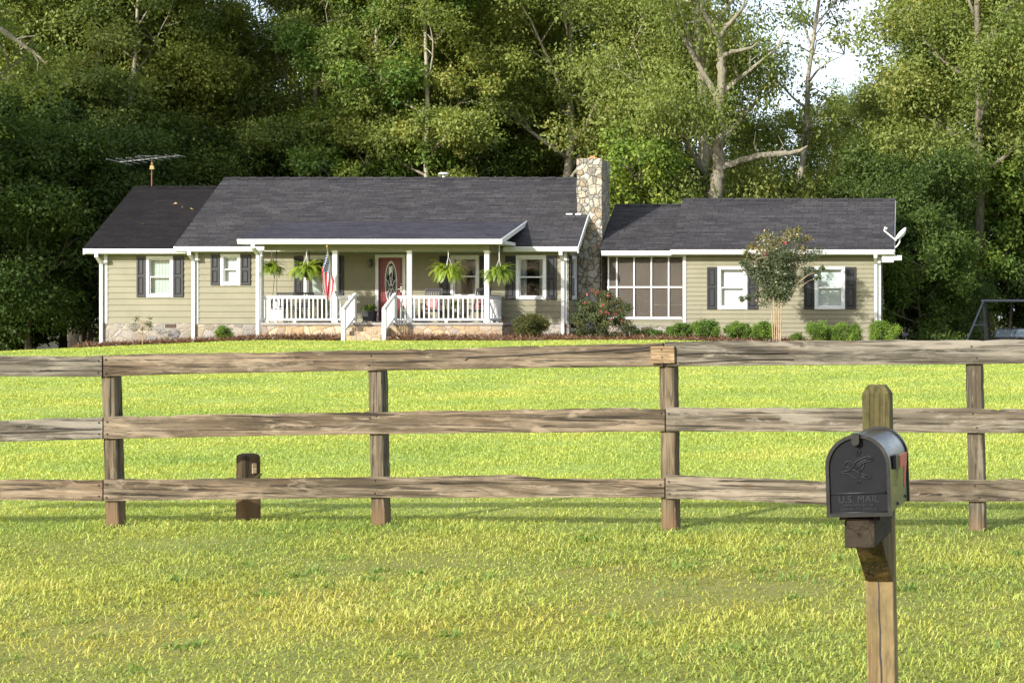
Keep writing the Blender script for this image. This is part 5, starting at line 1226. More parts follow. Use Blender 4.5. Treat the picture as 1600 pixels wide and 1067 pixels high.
# the long drying crack down the front
mb = MB(); zc0 = WZ(905, MD) - pzg; pts = []
for k in range(14):
    z = zc0 - k * .032 * 1.25; xx = lx(z) + .0005 + .006 * k / 13 + .0015 * math.sin(k * 1.9) - .004; pts.append((xx, z, .0016 + .0012 * min(k, 6) / 6))
for (x0, z0, h0), (x1, z1, h1) in zip(pts[:-1], pts[1:]): mb.quad((x0 - h0, -w * 1.012 - .0008, z0), (x0 + h0, -w * 1.012 - .0008, z0), (x1 + h1, -w * 1.012 - .0008, z1), (x1 - h1, -w * 1.012 - .0008, z1))
mb.build('drying_crack', M['black'], mp)
zbb = WZ(806, 5.45) - pzg                 # underside of the box
armx = lx(zbb)
mb = MB(); mb.box(armx - w * .98, armx + w * .98, -.50, .30 if False else -w - .002, zbb - .105, zbb - .022); mb.build('arm', M['darkarm'], mp, bevel=.003)
mb = MB(); mb.box(armx - w * .6, armx + w * .6, w + .002, .12, zbb - .105, zbb - .022); mb.build('arm_tail', M['mossy'], mp, bevel=.003)
zb0 = WZ(903, MD) - pzg
mb = MB(); xx = lx(zb0)
mb.hexa([(xx - w * .97, -w - .012, zb0), (xx + w * .97, -w - .012, zb0), (xx + w * .97, -w - .002, zb0), (xx - w * .97, -w - .002, zb0), (armx - w * .97, -.30, zbb - .107), (armx + w * .97, -.30, zbb - .107), (armx + w * .97, -w - .002, zbb - .107), (armx - w * .97, -w - .002, zbb - .107)])
mb.build('brace', M['oldbrace'], mp, bevel=.002)
mb = MB(); mb.box(armx - .034, armx + .052, -.535, -.502, zbb - .1, zbb - .012); mb.build('arm_end_board', M['darkarm'], mp, bevel=.003)
mb = MB(); mb.box(armx - .062, armx + .062, -.49, -.05, zbb - .021, zbb - .002); mb.build('base_board', M['oldpost'], mp)
# ------------------------------------------------------------------ mailbox
M['enamel'] = None
def enamel():
    m = NT('black_enamel'); v = m.coord('Object'); n1 = m.noise(v, 7, 5, 0.6); n2 = m.noise(v, 160, 3, 0.6); n3 = m.noise(m.coord('Object', (9, 2.5, 9)), 1.5, 5, 0.65)
    col = m.ramp(n1, [(0.3, (0.006, 0.006, 0.007)), (0.7, (0.011, 0.011, 0.012))]); col = m.mix(m.ramp(n3, [(0.55, 0.0), (0.75, 0.35)]), col, (0.045, 0.045, 0.04))
    return m.finish(col, m.ramp(n3, [(0.3, 0.24), (0.7, 0.40)]), m.bump(n2, 0.10, 0.001), 0.0, 0.55)
M['enamel'] = enamel(); M['door_enamel'] = plain('dull_black_enamel', (0.0105, 0.011, 0.0135), 0.6, 0.2, 14, spec=0.10, bump=0.12)
M['flagred'] = plain('faded_red_metal', (0.42, 0.055, 0.035), 0.5, 0.18, 30)
M['emboss'] = plain('lit_raised_enamel', (0.0155, 0.016, 0.0185), 0.45, 0.2, 30, spec=0.3)  # lighter than the door: light on the raised lines put into the colour
BW, BH, BL = .196, .243, .50
mbx = thing('mailbox', 'black arched metal mailbox with red flag and embossed bird on its door', 'mailbox', (0, 0, 0), 0)
ori = Matrix.Translation(mp.location) @ Matrix.Rotation(YAW, 4, 'Z')
org = ori @ Vector((armx + .008, -.555, zbb)); mbx.location = org; mbx.rotation_euler = (R(-.6), R(-2.0), YAW)
def arch(wd, ht, n=20, z0=0.0, c=(0, 0)):
    r = wd / 2; pts = [(-r, z0)]; zc_ = ht - r
    pts += [(-r * math.cos(math.pi * k / n), zc_ + r * math.sin(math.pi * k / n)) for k in range(n + 1)]; pts.append((r, z0)); return pts
def shell(mb, o, i, y0, y1):     # closed ring between outlines o and i, from y0 to y1
    n = len(o)
    for k in range(n):
        j = (k + 1) % n
        mb.quad((o[k][0], y0, o[k][1]), (o[j][0], y0, o[j][1]), (o[j][0], y1, o[j][1]), (o[k][0], y1, o[k][1]))
        mb.quad((i[j][0], y0, i[j][1]), (i[k][0], y0, i[k][1]), (i[k][0], y1, i[k][1]), (i[j][0], y1, i[j][1]))
        mb.quad((o[j][0], y0, o[j][1]), (o[k][0], y0, o[k][1]), (i[k][0], y0, i[k][1]), (i[j][0], y0, i[j][1]))
        mb.quad((o[k][0], y1, o[k][1]), (o[j][0], y1, o[j][1]), (i[j][0], y1, i[j][1]), (i[k][0], y1, i[k][1]))
mb = MB(); o = arch(BW - .012, BH - .006, 28, .002); pr = [(a, b) for a, b in o]; L0, L1 = .018, BL
n = len(pr)
for k in range(n): j = (k + 1) % n; mb.quad((pr[k][0], L0, pr[k][1]), (pr[j][0], L0, pr[j][1]), (pr[j][0], L1, pr[j][1]), (pr[k][0], L1, pr[k][1]))
mb.poly([(a, L1, b) for a, b in pr[::-1]]); mb.poly([(a, L0, b) for a, b in pr])
body = mb.build('body', M['enamel'], mbx)
for p in body.data.polygons: p.use_smooth = len(p.vertices) == 4 and abs(p.normal.z) < .999 or len(p.vertices) == 4
md = body.modifiers.new('edge', 'EDGE_SPLIT'); md.split_angle = R(40)
mb = MB(); shell(mb, arch(BW, BH, 28, -.004), arch(BW - .022, BH - .011, 28, .007), -.006, .017); mb.build('front_rim', M['enamel'], mbx, bevel=.003)
mb = MB(); shell(mb, arch(BW + .001, BH, 28, -.003), arch(BW - .016, BH - .008, 28, .005), BL - .006, BL + .012); mb.build('rear_rim', M['enamel'], mbx, bevel=.003)
mb = MB(); pd = arch(BW - .0235, BH - .0125, 28, .008); mb.poly([(a, .001, b) for a, b in pd]); n = len(pd)
for k in range(n): j = (k + 1) % n; mb.quad((pd[k][0], .012, pd[k][1]), (pd[j][0], .012, pd[j][1]), (pd[j][0], .001, pd[j][1]), (pd[k][0], .001, pd[k][1]))
door_ = mb.build('door', M['door_enamel'], mbx)
hw = BW / 2 - .014
mb = MB(); zr = .0665
for z, t_ in ((zr, .0035), (.0085, .0035)): mb.tube([(-hw, 0, z), (hw, 0, z)], t_, 8)
mb.build('door_ridge', M['emboss'], door_, smooth=True)
mb = MB(); c0 = (-.002, BH - .052)
def disc(mb, cx, cz, r, y0, y1, n=20):
    a = [(cx + r * math.cos(6.283 * k / n), y0, cz + r * math.sin(6.283 * k / n)) for k in range(n)]; b = [(x_, y1, z_) for x_, y_, z_ in a]; mb.poly(a)
    for k in range(n): mb.quad(b[k], b[(k + 1) % n], a[(k + 1) % n], a[k])
disc(mb, c0[0], c0[1], .0125, -.0022, .001); disc(mb, c0[0], c0[1], .0042, -.0065, -.002, 10); mb.build('rivet_boss', M['door_enamel'], door_, bevel=.001)
mb = MB(); lz = BH - .018
out = [(-.012, BH + .001), (-.012, lz - .004)] + [(-.012 * math.cos(math.pi * k / 8), lz - .004 - .011 * math.sin(math.pi * k / 8)) for k in range(1, 8)] + [(.012, lz - .004), (.012, BH + .001)]
cx = -.003; mb.poly([(a + cx, -.020, b) for a, b in out]); n = len(out)
mb.poly([(a + cx, -.008, b) for a, b in out[::-1]])
for k in range(n): j = (k + 1) % n; mb.quad((out[k][0] + cx, -.008, out[k][1]), (out[j][0] + cx, -.008, out[j][1]), (out[j][0] + cx, -.020, out[j][1]), (out[k][0] + cx, -.020, out[k][1]))
mb.box(cx - .011, cx + .011, -.02, .03, BH + .0012, BH + .004); mb.build('latch', M['enamel'], mbx, bevel=.0015)
# embossed bird: raised outline strokes on the door
SC = BW / 101.0 / 7.11   # crop pixels -> metres
def bp(x_, y_): return ((x_ - 500) * SC, -.0012, (757 - y_) * SC)
mb = MB()
strokes = [[(305, 285), (350, 270), (395, 262), (432, 254)], [(305, 285), (360, 292), (405, 305), (440, 328), (480, 352), (505, 372)], [(356, 217), (395, 228), (425, 240), (432, 254)], [(356, 217), (350, 205), (365, 180), (385, 160), (410, 158), (440, 178), (468, 182), (480, 165), (510, 148), (560, 128), (625, 108), (668, 124), (660, 145), (675, 158), (640, 162), (600, 168), (560, 182), (530, 200), (500, 222), (470, 250)], [(625, 108), (632, 130), (655, 150)], [(480, 225), (505, 195), (545, 165), (590, 150), (640, 145)], [(570, 195), (565, 222), (545, 250), (520, 275)], [(505, 372), (525, 378), (510, 392), (490, 402)], [(505, 372), (480, 382), (470, 392)], [(530, 298), (570, 312), (630, 328), (636, 345), (600, 358), (570, 348), (520, 318)], [(545, 318), (600, 340)], [(470, 185), (440, 232)], [(432, 254), (470, 262), (510, 290), (530, 298)]]
for s_ in strokes: mb.tube([bp(*q) for q in s_], .0017, 6)
mb.build('embossed_bird', M['emboss'], door_, smooth=True)
def lettering(txt, size, z, width, name='lettering'):
    cu = bpy.data.curves.new(name, 'FONT'); cu.body = txt; cu.size = size; cu.align_x = 'CENTER'; cu.extrude = .0012; cu.bevel_depth = .0003; cu.space_character = 1.05
    tmp = bpy.data.objects.new('tmp', cu); COL.objects.link(tmp)
    dg = bpy.context.evaluated_depsgraph_get(); me = bpy.data.meshes.new_from_object(tmp.evaluated_get(dg)); me.materials.clear(); me.materials.append(M['emboss'])
    bpy.data.objects.remove(tmp); o = bpy.data.objects.new(name, me); link(o, door_); o.location = (-.001, .0006, z); o.rotation_euler = (R(90), 0, 0)
    xs = [v.co.x for v in me.vertices]; o.scale.x = width / max(1e-4, max(xs) - min(xs)); return o
lettering('U.S. MAIL', .030, .0385, .122); lettering('APPROVED BY THE', .0105, .0265, .092); lettering('POSTMASTER GENERAL', .0105, .0145, .108)
# the flag on the right side
mb = MB(); xs = BW / 2 - .005; mb.box(xs, xs + .012, .10, .155, .128, .172); mb.build('flag_bracket', M['black'], mbx, bevel=.002)
mb = MB(); fx = xs + .014
out = [(.16, .166), (.355, .166), (.355, .158), (.335, .125), (.272, .066), (.258, .062), (.25, .070), (.265, .108), (.272, .128), (.16, .128)]
mb.poly([(fx + .003, a, b) for a, b in out]); mb.poly([(fx, a, b) for a, b in out[::-1]]); n = len(out)
for k in range(n): j = (k + 1) % n; mb.quad((fx, *out[k]), (fx, *out[j]), (fx + .003, *out[j]), (fx + .003, *out[k]))
mb.build('signal_flag', M['flagred'], mbx)
for y_, z_ in ((.20, .016), (.42, .02)):
    mb = MB(); n = 8; mb.tube([(xs - .002, y_, z_), (xs + .004, y_, z_)], .005, 8); mb.build('screw', M['black'], mbx)
# ------------------------------------------------------------------ grass
def patch(x, y, seed, f=1.0):
    rng = np.random.default_rng(seed); s = np.zeros_like(x)
    for k in range(10):
        a = rng.uniform(0, 6.28); fr = f * rng.uniform(.35, 2.6); s += np.sin((x * math.cos(a) + y * math.sin(a)) * fr * 2 + rng.uniform(0, 6.28)) / (1 + .4 * fr)
    return s / 3.0
def grass_mat():
    m = NT('grass_blade'); a = m.n('ShaderNodeAttribute', attribute_name='rnd'); b = m.n('ShaderNodeAttribute', attribute_name='dry')
    g = m.ramp(a.outputs['Fac'], [(0.0, (0.14, 0.24, 0.055)), (0.35, (0.32, 0.42, 0.095)), (0.7, (0.46, 0.53, 0.125)), (1.0, (0.58, 0.60, 0.18))])
    dr = m.ramp(a.outputs['Fac'], [(0.0, (0.20, 0.13, 0.045)), (0.5, (0.43, 0.44, 0.06)), (1.0, (0.60, 0.52, 0.15))])
    c = m.mix(b.outputs['Fac'], g, dr)
    d = m.n('ShaderNodeBsdfDiffuse'); m.l(c, d.inputs[0]); t = m.n('ShaderNodeBsdfTranslucent'); m.l(m.mix(1.0, c, (1.2, 1.15, 0.7), 'MULTIPLY'), t.inputs[0])
    mx = m.n('ShaderNodeMixShader'); mx.inputs[0].default_value = .4; m.l(d.outputs[0], mx.inputs[1]); m.l(t.outputs[0], mx.inputs[2])
    gl = m.n('ShaderNodeBsdfGlossy'); gl.inputs['Roughness'].default_value = .4; m2 = m.n('ShaderNodeMixShader'); m2.inputs[0].default_value = .02; m.l(mx.outputs[0], m2.inputs[1]); m.l(gl.outputs[0], m2.inputs[2])
    m.l(m2.outputs[0], m.out.inputs[0]); return m.mat
def blades(rng, x, y, L, W, lean, rn, dry):
    """bent two-piece blades"""
    n = len(x); z = gz(x, y); a = rng.uniform(0, 2 * math.pi, n); sx, sy = np.cos(a), np.sin(a); b = a + rng.uniform(-.6, .6, n) + math.pi / 2
    lx, ly = np.cos(b) * lean, np.sin(b) * lean; h = np.sqrt(np.maximum(.05, 1 - lean ** 2))
    P = np.stack([x, y, z - .006], -1); S = np.stack([sx, sy, 0 * sx], -1) * (W / 2)[:, None]
    m = P + np.stack([lx * .45, ly * .45, h * .55 + .1], -1) * L[:, None]; t = P + np.stack([lx * 1.1, ly * 1.1, h * .8 - .06 * lean], -1) * L[:, None]
    V = np.stack([P - S, P + S, m + S * .8, m - S * .8, t], 1).reshape(-1, 3); i = np.arange(n)[:, None] * 5
    return V, i + np.array([[0, 1, 2, 3]]), i + np.array([[3, 2, 4]]), np.repeat(rn, 5), np.repeat(dry, 5)
def grass():
    rng = np.random.default_rng(7); XS, YS, LS, WS, LE, RN, DR = [], [], [], [], [], [], []
    def zone(y0, y1, dens, l0, l1, w0, w1, le0, le1, tuft=0):
        area = (y1 - y0) * 60; step = .5; yy = np.arange(y0, y1, step)
        for ya in yy:
            yb = min(ya + step, y1); xl = WX(0, yb) - 1.6 ; xr = WX(1600, yb) + 1.6; f = (ya - y0) / (y1 - y0); dn = dens[0] * (dens[1] / dens[0]) ** f
            n = int((xr - xl) * (yb - ya) * dn); x = rng.uniform(xl, xr, n); y = rng.uniform(ya, yb, n)
            if tuft:
                k = n // 3; c = rng.integers(0, n, k); j = rng.integers(0, max(1, n // 14), k); x[:k] = x[j] + rng.normal(0, .022, k); y[:k] = y[j] + rng.normal(0, .022, k)
            p = patch(x, y, 1, .55); q = patch(x, y, 2, 1.7); bare = patch(x, y, 3, 1.1) + .5 * patch(x, y, 8, 3.0)
            # worn bare spots in the verge
            for bx, by, br in ((WX(690, 9.6), 9.6, .42), (WX(1110, 11.0), 11.0, .30), (WX(930, 11.8), 11.8, .22), (WX(1000, 10.3), 10.3, .3), (WX(520, 10.9), 10.9, .3), (WX(840, 10.1), 10.1, .25)): bare = bare + 2.6 * np.exp(-(((x - bx) / (br * 1.6)) ** 2 + ((y - by) / br) ** 2))
            near = np.clip((15.5 - y) / 2.5, 0, 1)
            keep = rng.random(n) > np.clip((bare - .75) * .7, 0, .6) * near * (0 if l0 < .03 else 1)
            x, y, p, q, bare, near = x[keep], y[keep], p[keep], q[keep], bare[keep], near[keep]; n = len(x)
            lf = l0 + (l1 - l0) * f; wf = w0 + (w1 - w0) * f; tall = 1 + .35 * np.clip(q, -1, 1.2)
            fence_line = np.exp(-((y - (F0.y + (x - F0.x) * FU.y / FU.x)) / .28) ** 2)
            XS.append(x); YS.append(y); LS.append(lf * rng.uniform(.55, 1.5, n) * tall * (1 + .25 * fence_line * (y < 17))); WS.append(wf * rng.uniform(.7, 1.35, n)); LE.append(le0 + (le1 - le0) * np.sqrt(rng.random(n)))
            r = np.clip((.54 if l0 > .03 else .34) + (.15 if y0 < 17 else .14) * p + .16 * q + rng.normal(0, .22 if y0 < 17 else .11, n) - .06 * fence_line, 0, 1); dr = np.clip(rng.normal(.16, .16 if y0 < 17 else .08, n) + .12 * np.clip(p, -1, 1) + .16 * np.clip(q, -1, 1) + .25 * np.clip(bare, 0, 2) * near + .17 * near, 0, 1); dr = np.where(rng.random(n) < .06, np.minimum(1, dr + .6), dr)
            brown = rng.random(n) < (.07 if l0 < .03 else .025) * (y < 15); r = np.where(brown, rng.random(n) * .25, r); dr = np.where(brown, 1.0, dr)
            RN.append(r); DR.append(dr * (1 - .6 * fence_line))
    zone(7.6, 17.5, (2600, 1800), .047, .048, .0062, .0080, .5, .99, 1)
    zone(7.6, 16.0, (3600, 1500), .024, .026, .0062, .0075, .80, .99)
    zone(17.5, 34, (1700, 560), .045, .045, .010, .017, .2, .9)
    zone(34, 61.6, (420, 180), .04, .042, .020, .032, .2, .85)
    x = np.concatenate(XS); y = np.concatenate(YS); L = np.concatenate(LS); W = np.concatenate(WS); le = np.concatenate(LE); rn = np.concatenate(RN); dr = np.concatenate(DR)
    # broad dark tufts of weeds here and there in the verge
    for k in range(70):
        yy = rng.uniform(8.4, 14.5); xx = rng.uniform(WX(0, yy) - 1, WX(1600, yy) + 1); n = rng.integers(16, 46); rr = rng.uniform(.03, .10)
        XS.append(xx + rng.normal(0, rr, n)); YS.append(yy + rng.normal(0, rr * .8, n)); LS.append(rng.uniform(.05, .10, n)); WS.append(rng.uniform(.007, .012, n)); LE.append(rng.uniform(.5, .97, n)); RN.append(np.clip(rng.normal(.12, .12, n), 0, 1)); DR.append(np.full(n, .04))
    x = np.concatenate(XS); y = np.concatenate(YS); L = np.concatenate(LS); W = np.concatenate(WS); le = np.concatenate(LE); rn = np.concatenate(RN); dr = np.concatenate(DR)
    # none under the house, the porch, the steps or the straw bed
    bf = np.interp(x, [XLL - .5, WX(240, 62), XML, XP0 - .5, XP0 + 1.2, SX0, SX1, WX(700, 59), XP1, XMR, XRL, XRR + 1, XRR + 1.5], [61.8, 61.6, 61.2, 59.1, 58.8, 58.4, 58.4, 58.4, 58.2, 58.6, 59.4, 60.2, 64]) + .08 * np.sin(x * 2.1) + .05 * np.sin(x * 5.3 + 1)
    k = (y < bf) | (x < XLL - .6) | (x > XRR + 1.4); x, y, L, W, le, rn, dr = (q[k] for q in (x, y, L, W, le, rn, dr))
    V, F4, F3, r, d = blades(rng, x, y, L, W, le, rn, dr); print('grass blades', len(x))
    o = np_mesh('grass', V, [F4, F3], r, grass_mat(), extra=d); tag(o, 'yellow green lawn grass from the road verge up to the house', 'grass', kind='stuff')
grass()

# ------------------------------------------------------------------ trees
def oak_skeleton(seed, H, base, spread, limbs=13, lean=(0, 0), fork=False, dens=1.0, r0=.34, up=(25, 65), crad=(.95, 1.6)):
    rng = random.Random(seed); mb = MB(); C = []; Rd = []
    n = 11; pts = []; x = y = 0
    for i in range(n):
        t = i / (n - 1); pts.append(Vector((x, y, H * .93 * t))); x += lean[0] / n + rng.uniform(-.16, .16); y += lean[1] / n + rng.uniform(-.12, .12)
    rad = [r0 * (1 - .86 * (i / (n - 1)) ** .8) * (1.35 if i == 0 else 1) for i in range(n)]
    mb.tube([pts[0] - Vector((0, 0, .5))] + pts, [rad[0] * 1.25] + rad, 9)
    def at(h): t = max(0, min(.999, h / (H * .93))) * (n - 1); i = int(t); return pts[i].lerp(pts[i + 1], t - i), rad[i] * (1 - (t - i)) + rad[i + 1] * (t - i)
    az = rng.uniform(0, 6.28)
    for k in range(limbs):
        t = (k + rng.uniform(-.3, .3)) / limbs; t = max(0, min(1, t)); h = base * .85 + (H * .9 - base * .85) * t; p, r = at(h); az += 2.4 + rng.uniform(-.5, .5); el = R(up[0] + (up[1] - up[0]) * t + rng.uniform(-12, 12))
        prof = math.sin(math.pi * (.22 + .70 * t)) ** .7; L = spread * prof * rng.uniform(.75, 1.15)
        d = Vector((math.cos(az) * math.cos(el), math.sin(az) * math.cos(el), math.sin(el))); m = 6; q = p.copy(); lp = [q.copy()]
        for i in range(m): d = (d + Vector((rng.uniform(-.22, .22), rng.uniform(-.22, .22), rng.uniform(-.1, .16)))).normalized(); q = q + d * L / m; lp.append(q.copy())
        rl = min(r * .62, .19 * (.6 + .4 * (1 - t))); mb.tube(lp, [rl * (1 - .8 * i / m) for i in range(m + 1)], 6)
        for i in range(2, m + 1):
            for s in range(2 if i < m else 3):
                if rng.random() > .80 * dens: continue
                e = Vector((rng.uniform(-1, 1), rng.uniform(-1, 1), rng.uniform(-.35, .7))).normalized(); e = (e + d * .5).normalized(); l2 = L * rng.uniform(.18, .38) + .35; tip = lp[i] + e * l2; mid = lp[i].lerp(tip, .5) + Vector((0, 0, .12 * l2))
                mb.tube([lp[i], mid, tip], [rl * (.45 - .25 * i / m) + .012, .02, .009], 5); C.append(tip); Rd.append(rng.uniform(*crad) * (.8 + .25 * prof))
                if rng.random() < .12: C.append(mid + Vector((rng.uniform(-.4, .4), rng.uniform(-.4, .4), .3))); Rd.append(rng.uniform(*crad) * .75)
                if rng.random() < .35:
                    b = Vector((rng.uniform(-1, 1), rng.uniform(-1, 1), rng.uniform(-.5, .2))); mb.tube([mid, mid + b * .4, mid + b * .75 + Vector((0, 0, -.1))], [.016, .011, .005], 4)
    C.append(pts[-1]); Rd.append(crad[1])
    return mb, np.array([tuple(c) for c in C]), np.array(Rd)
TREE = {}
M['limb'] = bark_mat('pale_dead_limb', (0.085, 0.072, 0.05), (0.27, 0.235, 0.17), 0.45)
def make_proto(key, sk, leafmat, bark, per, size, seed, droop=.45, flat=.72):
    mb, C, Rd = sk; rng = np.random.default_rng(seed)
    if key == 'big_oak': k = (C[:, 2] < 10.5) | (rng.random(len(C)) < .5); C, Rd = C[k], Rd[k]
    V, F, r = clump_leaves(rng, C, Rd, np.maximum(30, (per * (Rd / Rd.mean()) ** 2)).astype(int), size, droop=droop, flat=flat, shell=.42)
    me_t = None
    TREE[key] = (mb, V, F, r, leafmat, bark)
make_proto('oak_a', oak_skeleton(1, 21, 6.0, 6.2, 15), M['leaf_oak'], M['bark'], 640, .165, 1)
make_proto('oak_b', oak_skeleton(2, 23, 7.5, 5.4, 15, lean=(1.4, 0)), M['leaf_oak'], M['bark'], 640, .165, 2)
make_proto('oak_c', oak_skeleton(3, 20, 4.5, 6.4, 16, lean=(-1, 0)), M['leaf_oak'], M['palebark'], 620, .165, 3)
make_proto('slim_a', oak_skeleton(5, 22, 7.0, 3.7, 13, r0=.19, lean=(.9, 0), crad=(.65, 1.1)), M['leaf_oak'], M['palebark'], 640, .16, 5)
make_proto('slim_b', oak_skeleton(6, 21, 6.0, 3.4, 13, r0=.17, lean=(-1.2, 0), crad=(.6, 1.05)), M['leaf_bright'], M['palebark'], 600, .16, 6)
make_proto('big_oak', oak_skeleton(8, 21, 4.2, 6.4, 17, r0=.52, lean=(-1.6, 0), up=(8, 62), crad=(1.0, 1.7)), M['leaf_oak'], M['palebark'], 620, .165, 8)
make_proto('thin_top', oak_skeleton(9, 19, 9.0, 2.6, 11, r0=.22, lean=(2.0, 0), dens=.5, up=(35, 70), crad=(.4, .75)), M['leaf_oak'], M['palebark'], 60, .17, 9)
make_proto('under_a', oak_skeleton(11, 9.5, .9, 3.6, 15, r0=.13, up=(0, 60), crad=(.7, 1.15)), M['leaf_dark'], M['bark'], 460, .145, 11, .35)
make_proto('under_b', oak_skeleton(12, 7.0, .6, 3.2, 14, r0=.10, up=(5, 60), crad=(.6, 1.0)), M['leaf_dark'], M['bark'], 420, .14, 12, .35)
make_proto('sap_a', oak_skeleton(13, 7.5, 1.8, 2.3, 12, r0=.07, up=(10, 60), crad=(.4, .7)), M['leaf_bright'], M['bark'], 130, .17, 13, .4)
make_proto('bush_a', oak_skeleton(14, 4.6, .3, 2.6, 13, r0=.08, up=(0, 55), crad=(.5, .85)), M['leaf_dark'], M['bark'], 300, .14, 14, .3)
PROTO = {}
def tree(key, u, d, s, rz, label, cat='tree', group=None, sz=None, name='tree'):
    x = WX(u, d); z = gzf(x, d) - .05
    if key not in PROTO:
        mb, V, F, r, lm, bk = TREE[key]; t = thing(name, label, cat, (x, d, z), rz, group); mb.build('trunk', bk, t, smooth=True); np_mesh('crown', V, F, r, lm, t); PROTO[key] = t
    else:
        t = copy_tree(PROTO[key]); t.location = (x, d, z); t.rotation_euler = (0, 0, rz); t.name = name; t['label'] = label; t['category'] = cat
        if group: t['group'] = group
        elif 'group' in t.keys(): del t['group']
    t.scale = (s, s, max(s, sz or s)); return t
GT = 'tall trees behind the house'
TL = [  # key, u, depth, scale, turn, label
    ('oak_a', -215, 60.5, 1.0, 0.4, 'oak reaching gold lit branches into the top left corner'),
    ('oak_b', 15, 76, .95, 2.2, 'tall oak at the left edge behind the lit branches'),
    ('oak_c', 118, 79, 1.02, 4.0, 'tall shaded oak left of the television antenna'),
    ('slim_a', 182, 75, .98, .7, 'slim tree whose pale trunk stands left of the antenna mast'),
    ('oak_b', 222, 80, .98, 5.2, 'tall oak right of the antenna, behind the left roof'),
    ('oak_a', 345, 82, .70, 3.0, 'oak below the small patch of sky left of top centre'),
    ('oak_c', 505, 84, .88, 1.2, 'full oak behind the left part of the main roof'),
    ('slim_b', 556, 75, .97, 3.3, 'slim leaning pale trunked tree behind the roof above the flag'),
    ('slim_a', 588, 77, .93, 3.4, 'slim straight pale trunked tree behind the roof above the red door'),
    ('slim_a', 655, 74, .90, 5.1, 'slim tree with curved pale trunk left of the roof vent'),
    ('oak_a', 700, 86, 1.0, 4.4, 'oak behind the roof vent'),
    ('oak_b', 785, 83, .96, .9, 'tall oak behind the right part of the main roof'),
    ('oak_c', 868, 78, .92, 2.9, 'spreading oak directly left of the chimney top'),
    ('oak_a', 985, 85, .98, 1.7, 'oak behind the low roof right of the chimney'),
    ('big_oak', 1121, 74, .74, .5, 'biggest oak, its thick pale trunk behind the right wing ridge'),
    ('thin_top', 1232, 78, 1.06, .3, 'thin crowned tree leaning into the open sky'),
    ('oak_c', 1400, 88, .60, .6, 'lower oak behind the right end of the right wing'),
    ('oak_a', 1535, 79, .88, 2.5, 'tall full oak right of the open sky'),
    ('oak_b', 1528, 74, .92, 4.7, 'tall oak whose dark trunk stands behind the swing set'),
    ('big_oak', 1612, 80, .95, 1.0, 'broad oak at the right edge'),
]
LIMBS = {1121: [  # the great oak's upper bole and its pale forked limbs
    [(1121, 330, .44), (1119, 300, .40), (1122, 262, .34), (1125, 215, .29), (1124, 165, .26), (1128, 120, .23), (1126, 90, .20), (1123, 62, .17)],
    [(1123, 62, .15), (1114, 44, .12), (1106, 30, .10), (1097, 16, .08), (1092, -12, .05)], [(1123, 62, .13), (1136, 40, .10), (1147, 29, .085), (1158, 16, .07), (1166, -8, .04)],
    [(1126, 90, .11), (1142, 82, .085), (1158, 78, .07), (1174, 75, .055), (1188, 64, .025)], [(1124, 165, .17), (1104, 122, .14), (1084, 88, .12), (1066, 58, .10), (1051, 30, .08), (1036, -10, .04)],
    [(1122, 262, .16), (1142, 256, .14), (1168, 248, .13), (1190, 242, .12), (1212, 241, .12), (1232, 240, .10), (1250, 236, .075), (1262, 228, .03)], [(1200, 241, .07), (1203, 250, .05), (1204, 255, .03)], [(1186, 243, .045), (1178, 226, .03), (1181, 206, .012)], [(1214, 241, .04), (1224, 228, .025), (1216, 212, .01)]],
    -215: [[(-215, -20, .22), (-110, 6, .17), (-50, 24, .13), (0, 46, .095), (26, 64, .075), (52, 82, .055), (74, 101, .02)], [(24, 63, .045), (40, 58, .03), (58, 56, .012)], [(52, 82, .03), (60, 98, .02), (58, 112, .008)]]}
for k, u, d, s, rz, lab in TL:
    t_ = tree(k, u, d, s, rz, lab, 'tree', GT, sz={1121: 1.0}.get(u), name='oak_tree' if 'oak' in k else 'slim_tree')
    if u in LIMBS:      # bare limbs of their own shape on the two nearest oaks
        dl = d - 1.9 if u > 0 else d; inv = (Matrix.Translation(t_.location) @ Matrix.Rotation(rz, 4, 'Z') @ Matrix.Diagonal((*t_.scale, 1))).inverted()
        for pl in LIMBS[u]:
            rg = random.Random(int(pl[0][1] * 7 + pl[-1][0])); pts = []; rr = []
            for (a0, b0, r0), (a1, b1, r1) in zip(pl[:-1], pl[1:]):
                for q in range(4):
                    f = q / 4; jt = 0 if (q == 0 and not pts) else r0 * .22; pts.append(inv @ (Vector((WX(a0 + (a1 - a0) * f, dl), dl, WZ(b0 + (b1 - b0) * f, dl))) + Vector((rg.uniform(-jt, jt), rg.uniform(-jt, jt), rg.uniform(-jt, jt))))); rr.append((r0 + (r1 - r0) * f) * rg.uniform(.9, 1.12))
            pts.append(inv @ Vector((WX(pl[-1][0], dl), dl, WZ(pl[-1][1], dl)))); rr.append(pl[-1][2])
            mb = MB(); mb.tube(pts, rr, 9); mb.build('limb', M['limb'], t_, smooth=True)
GU = 'low dense trees beside and behind the house'
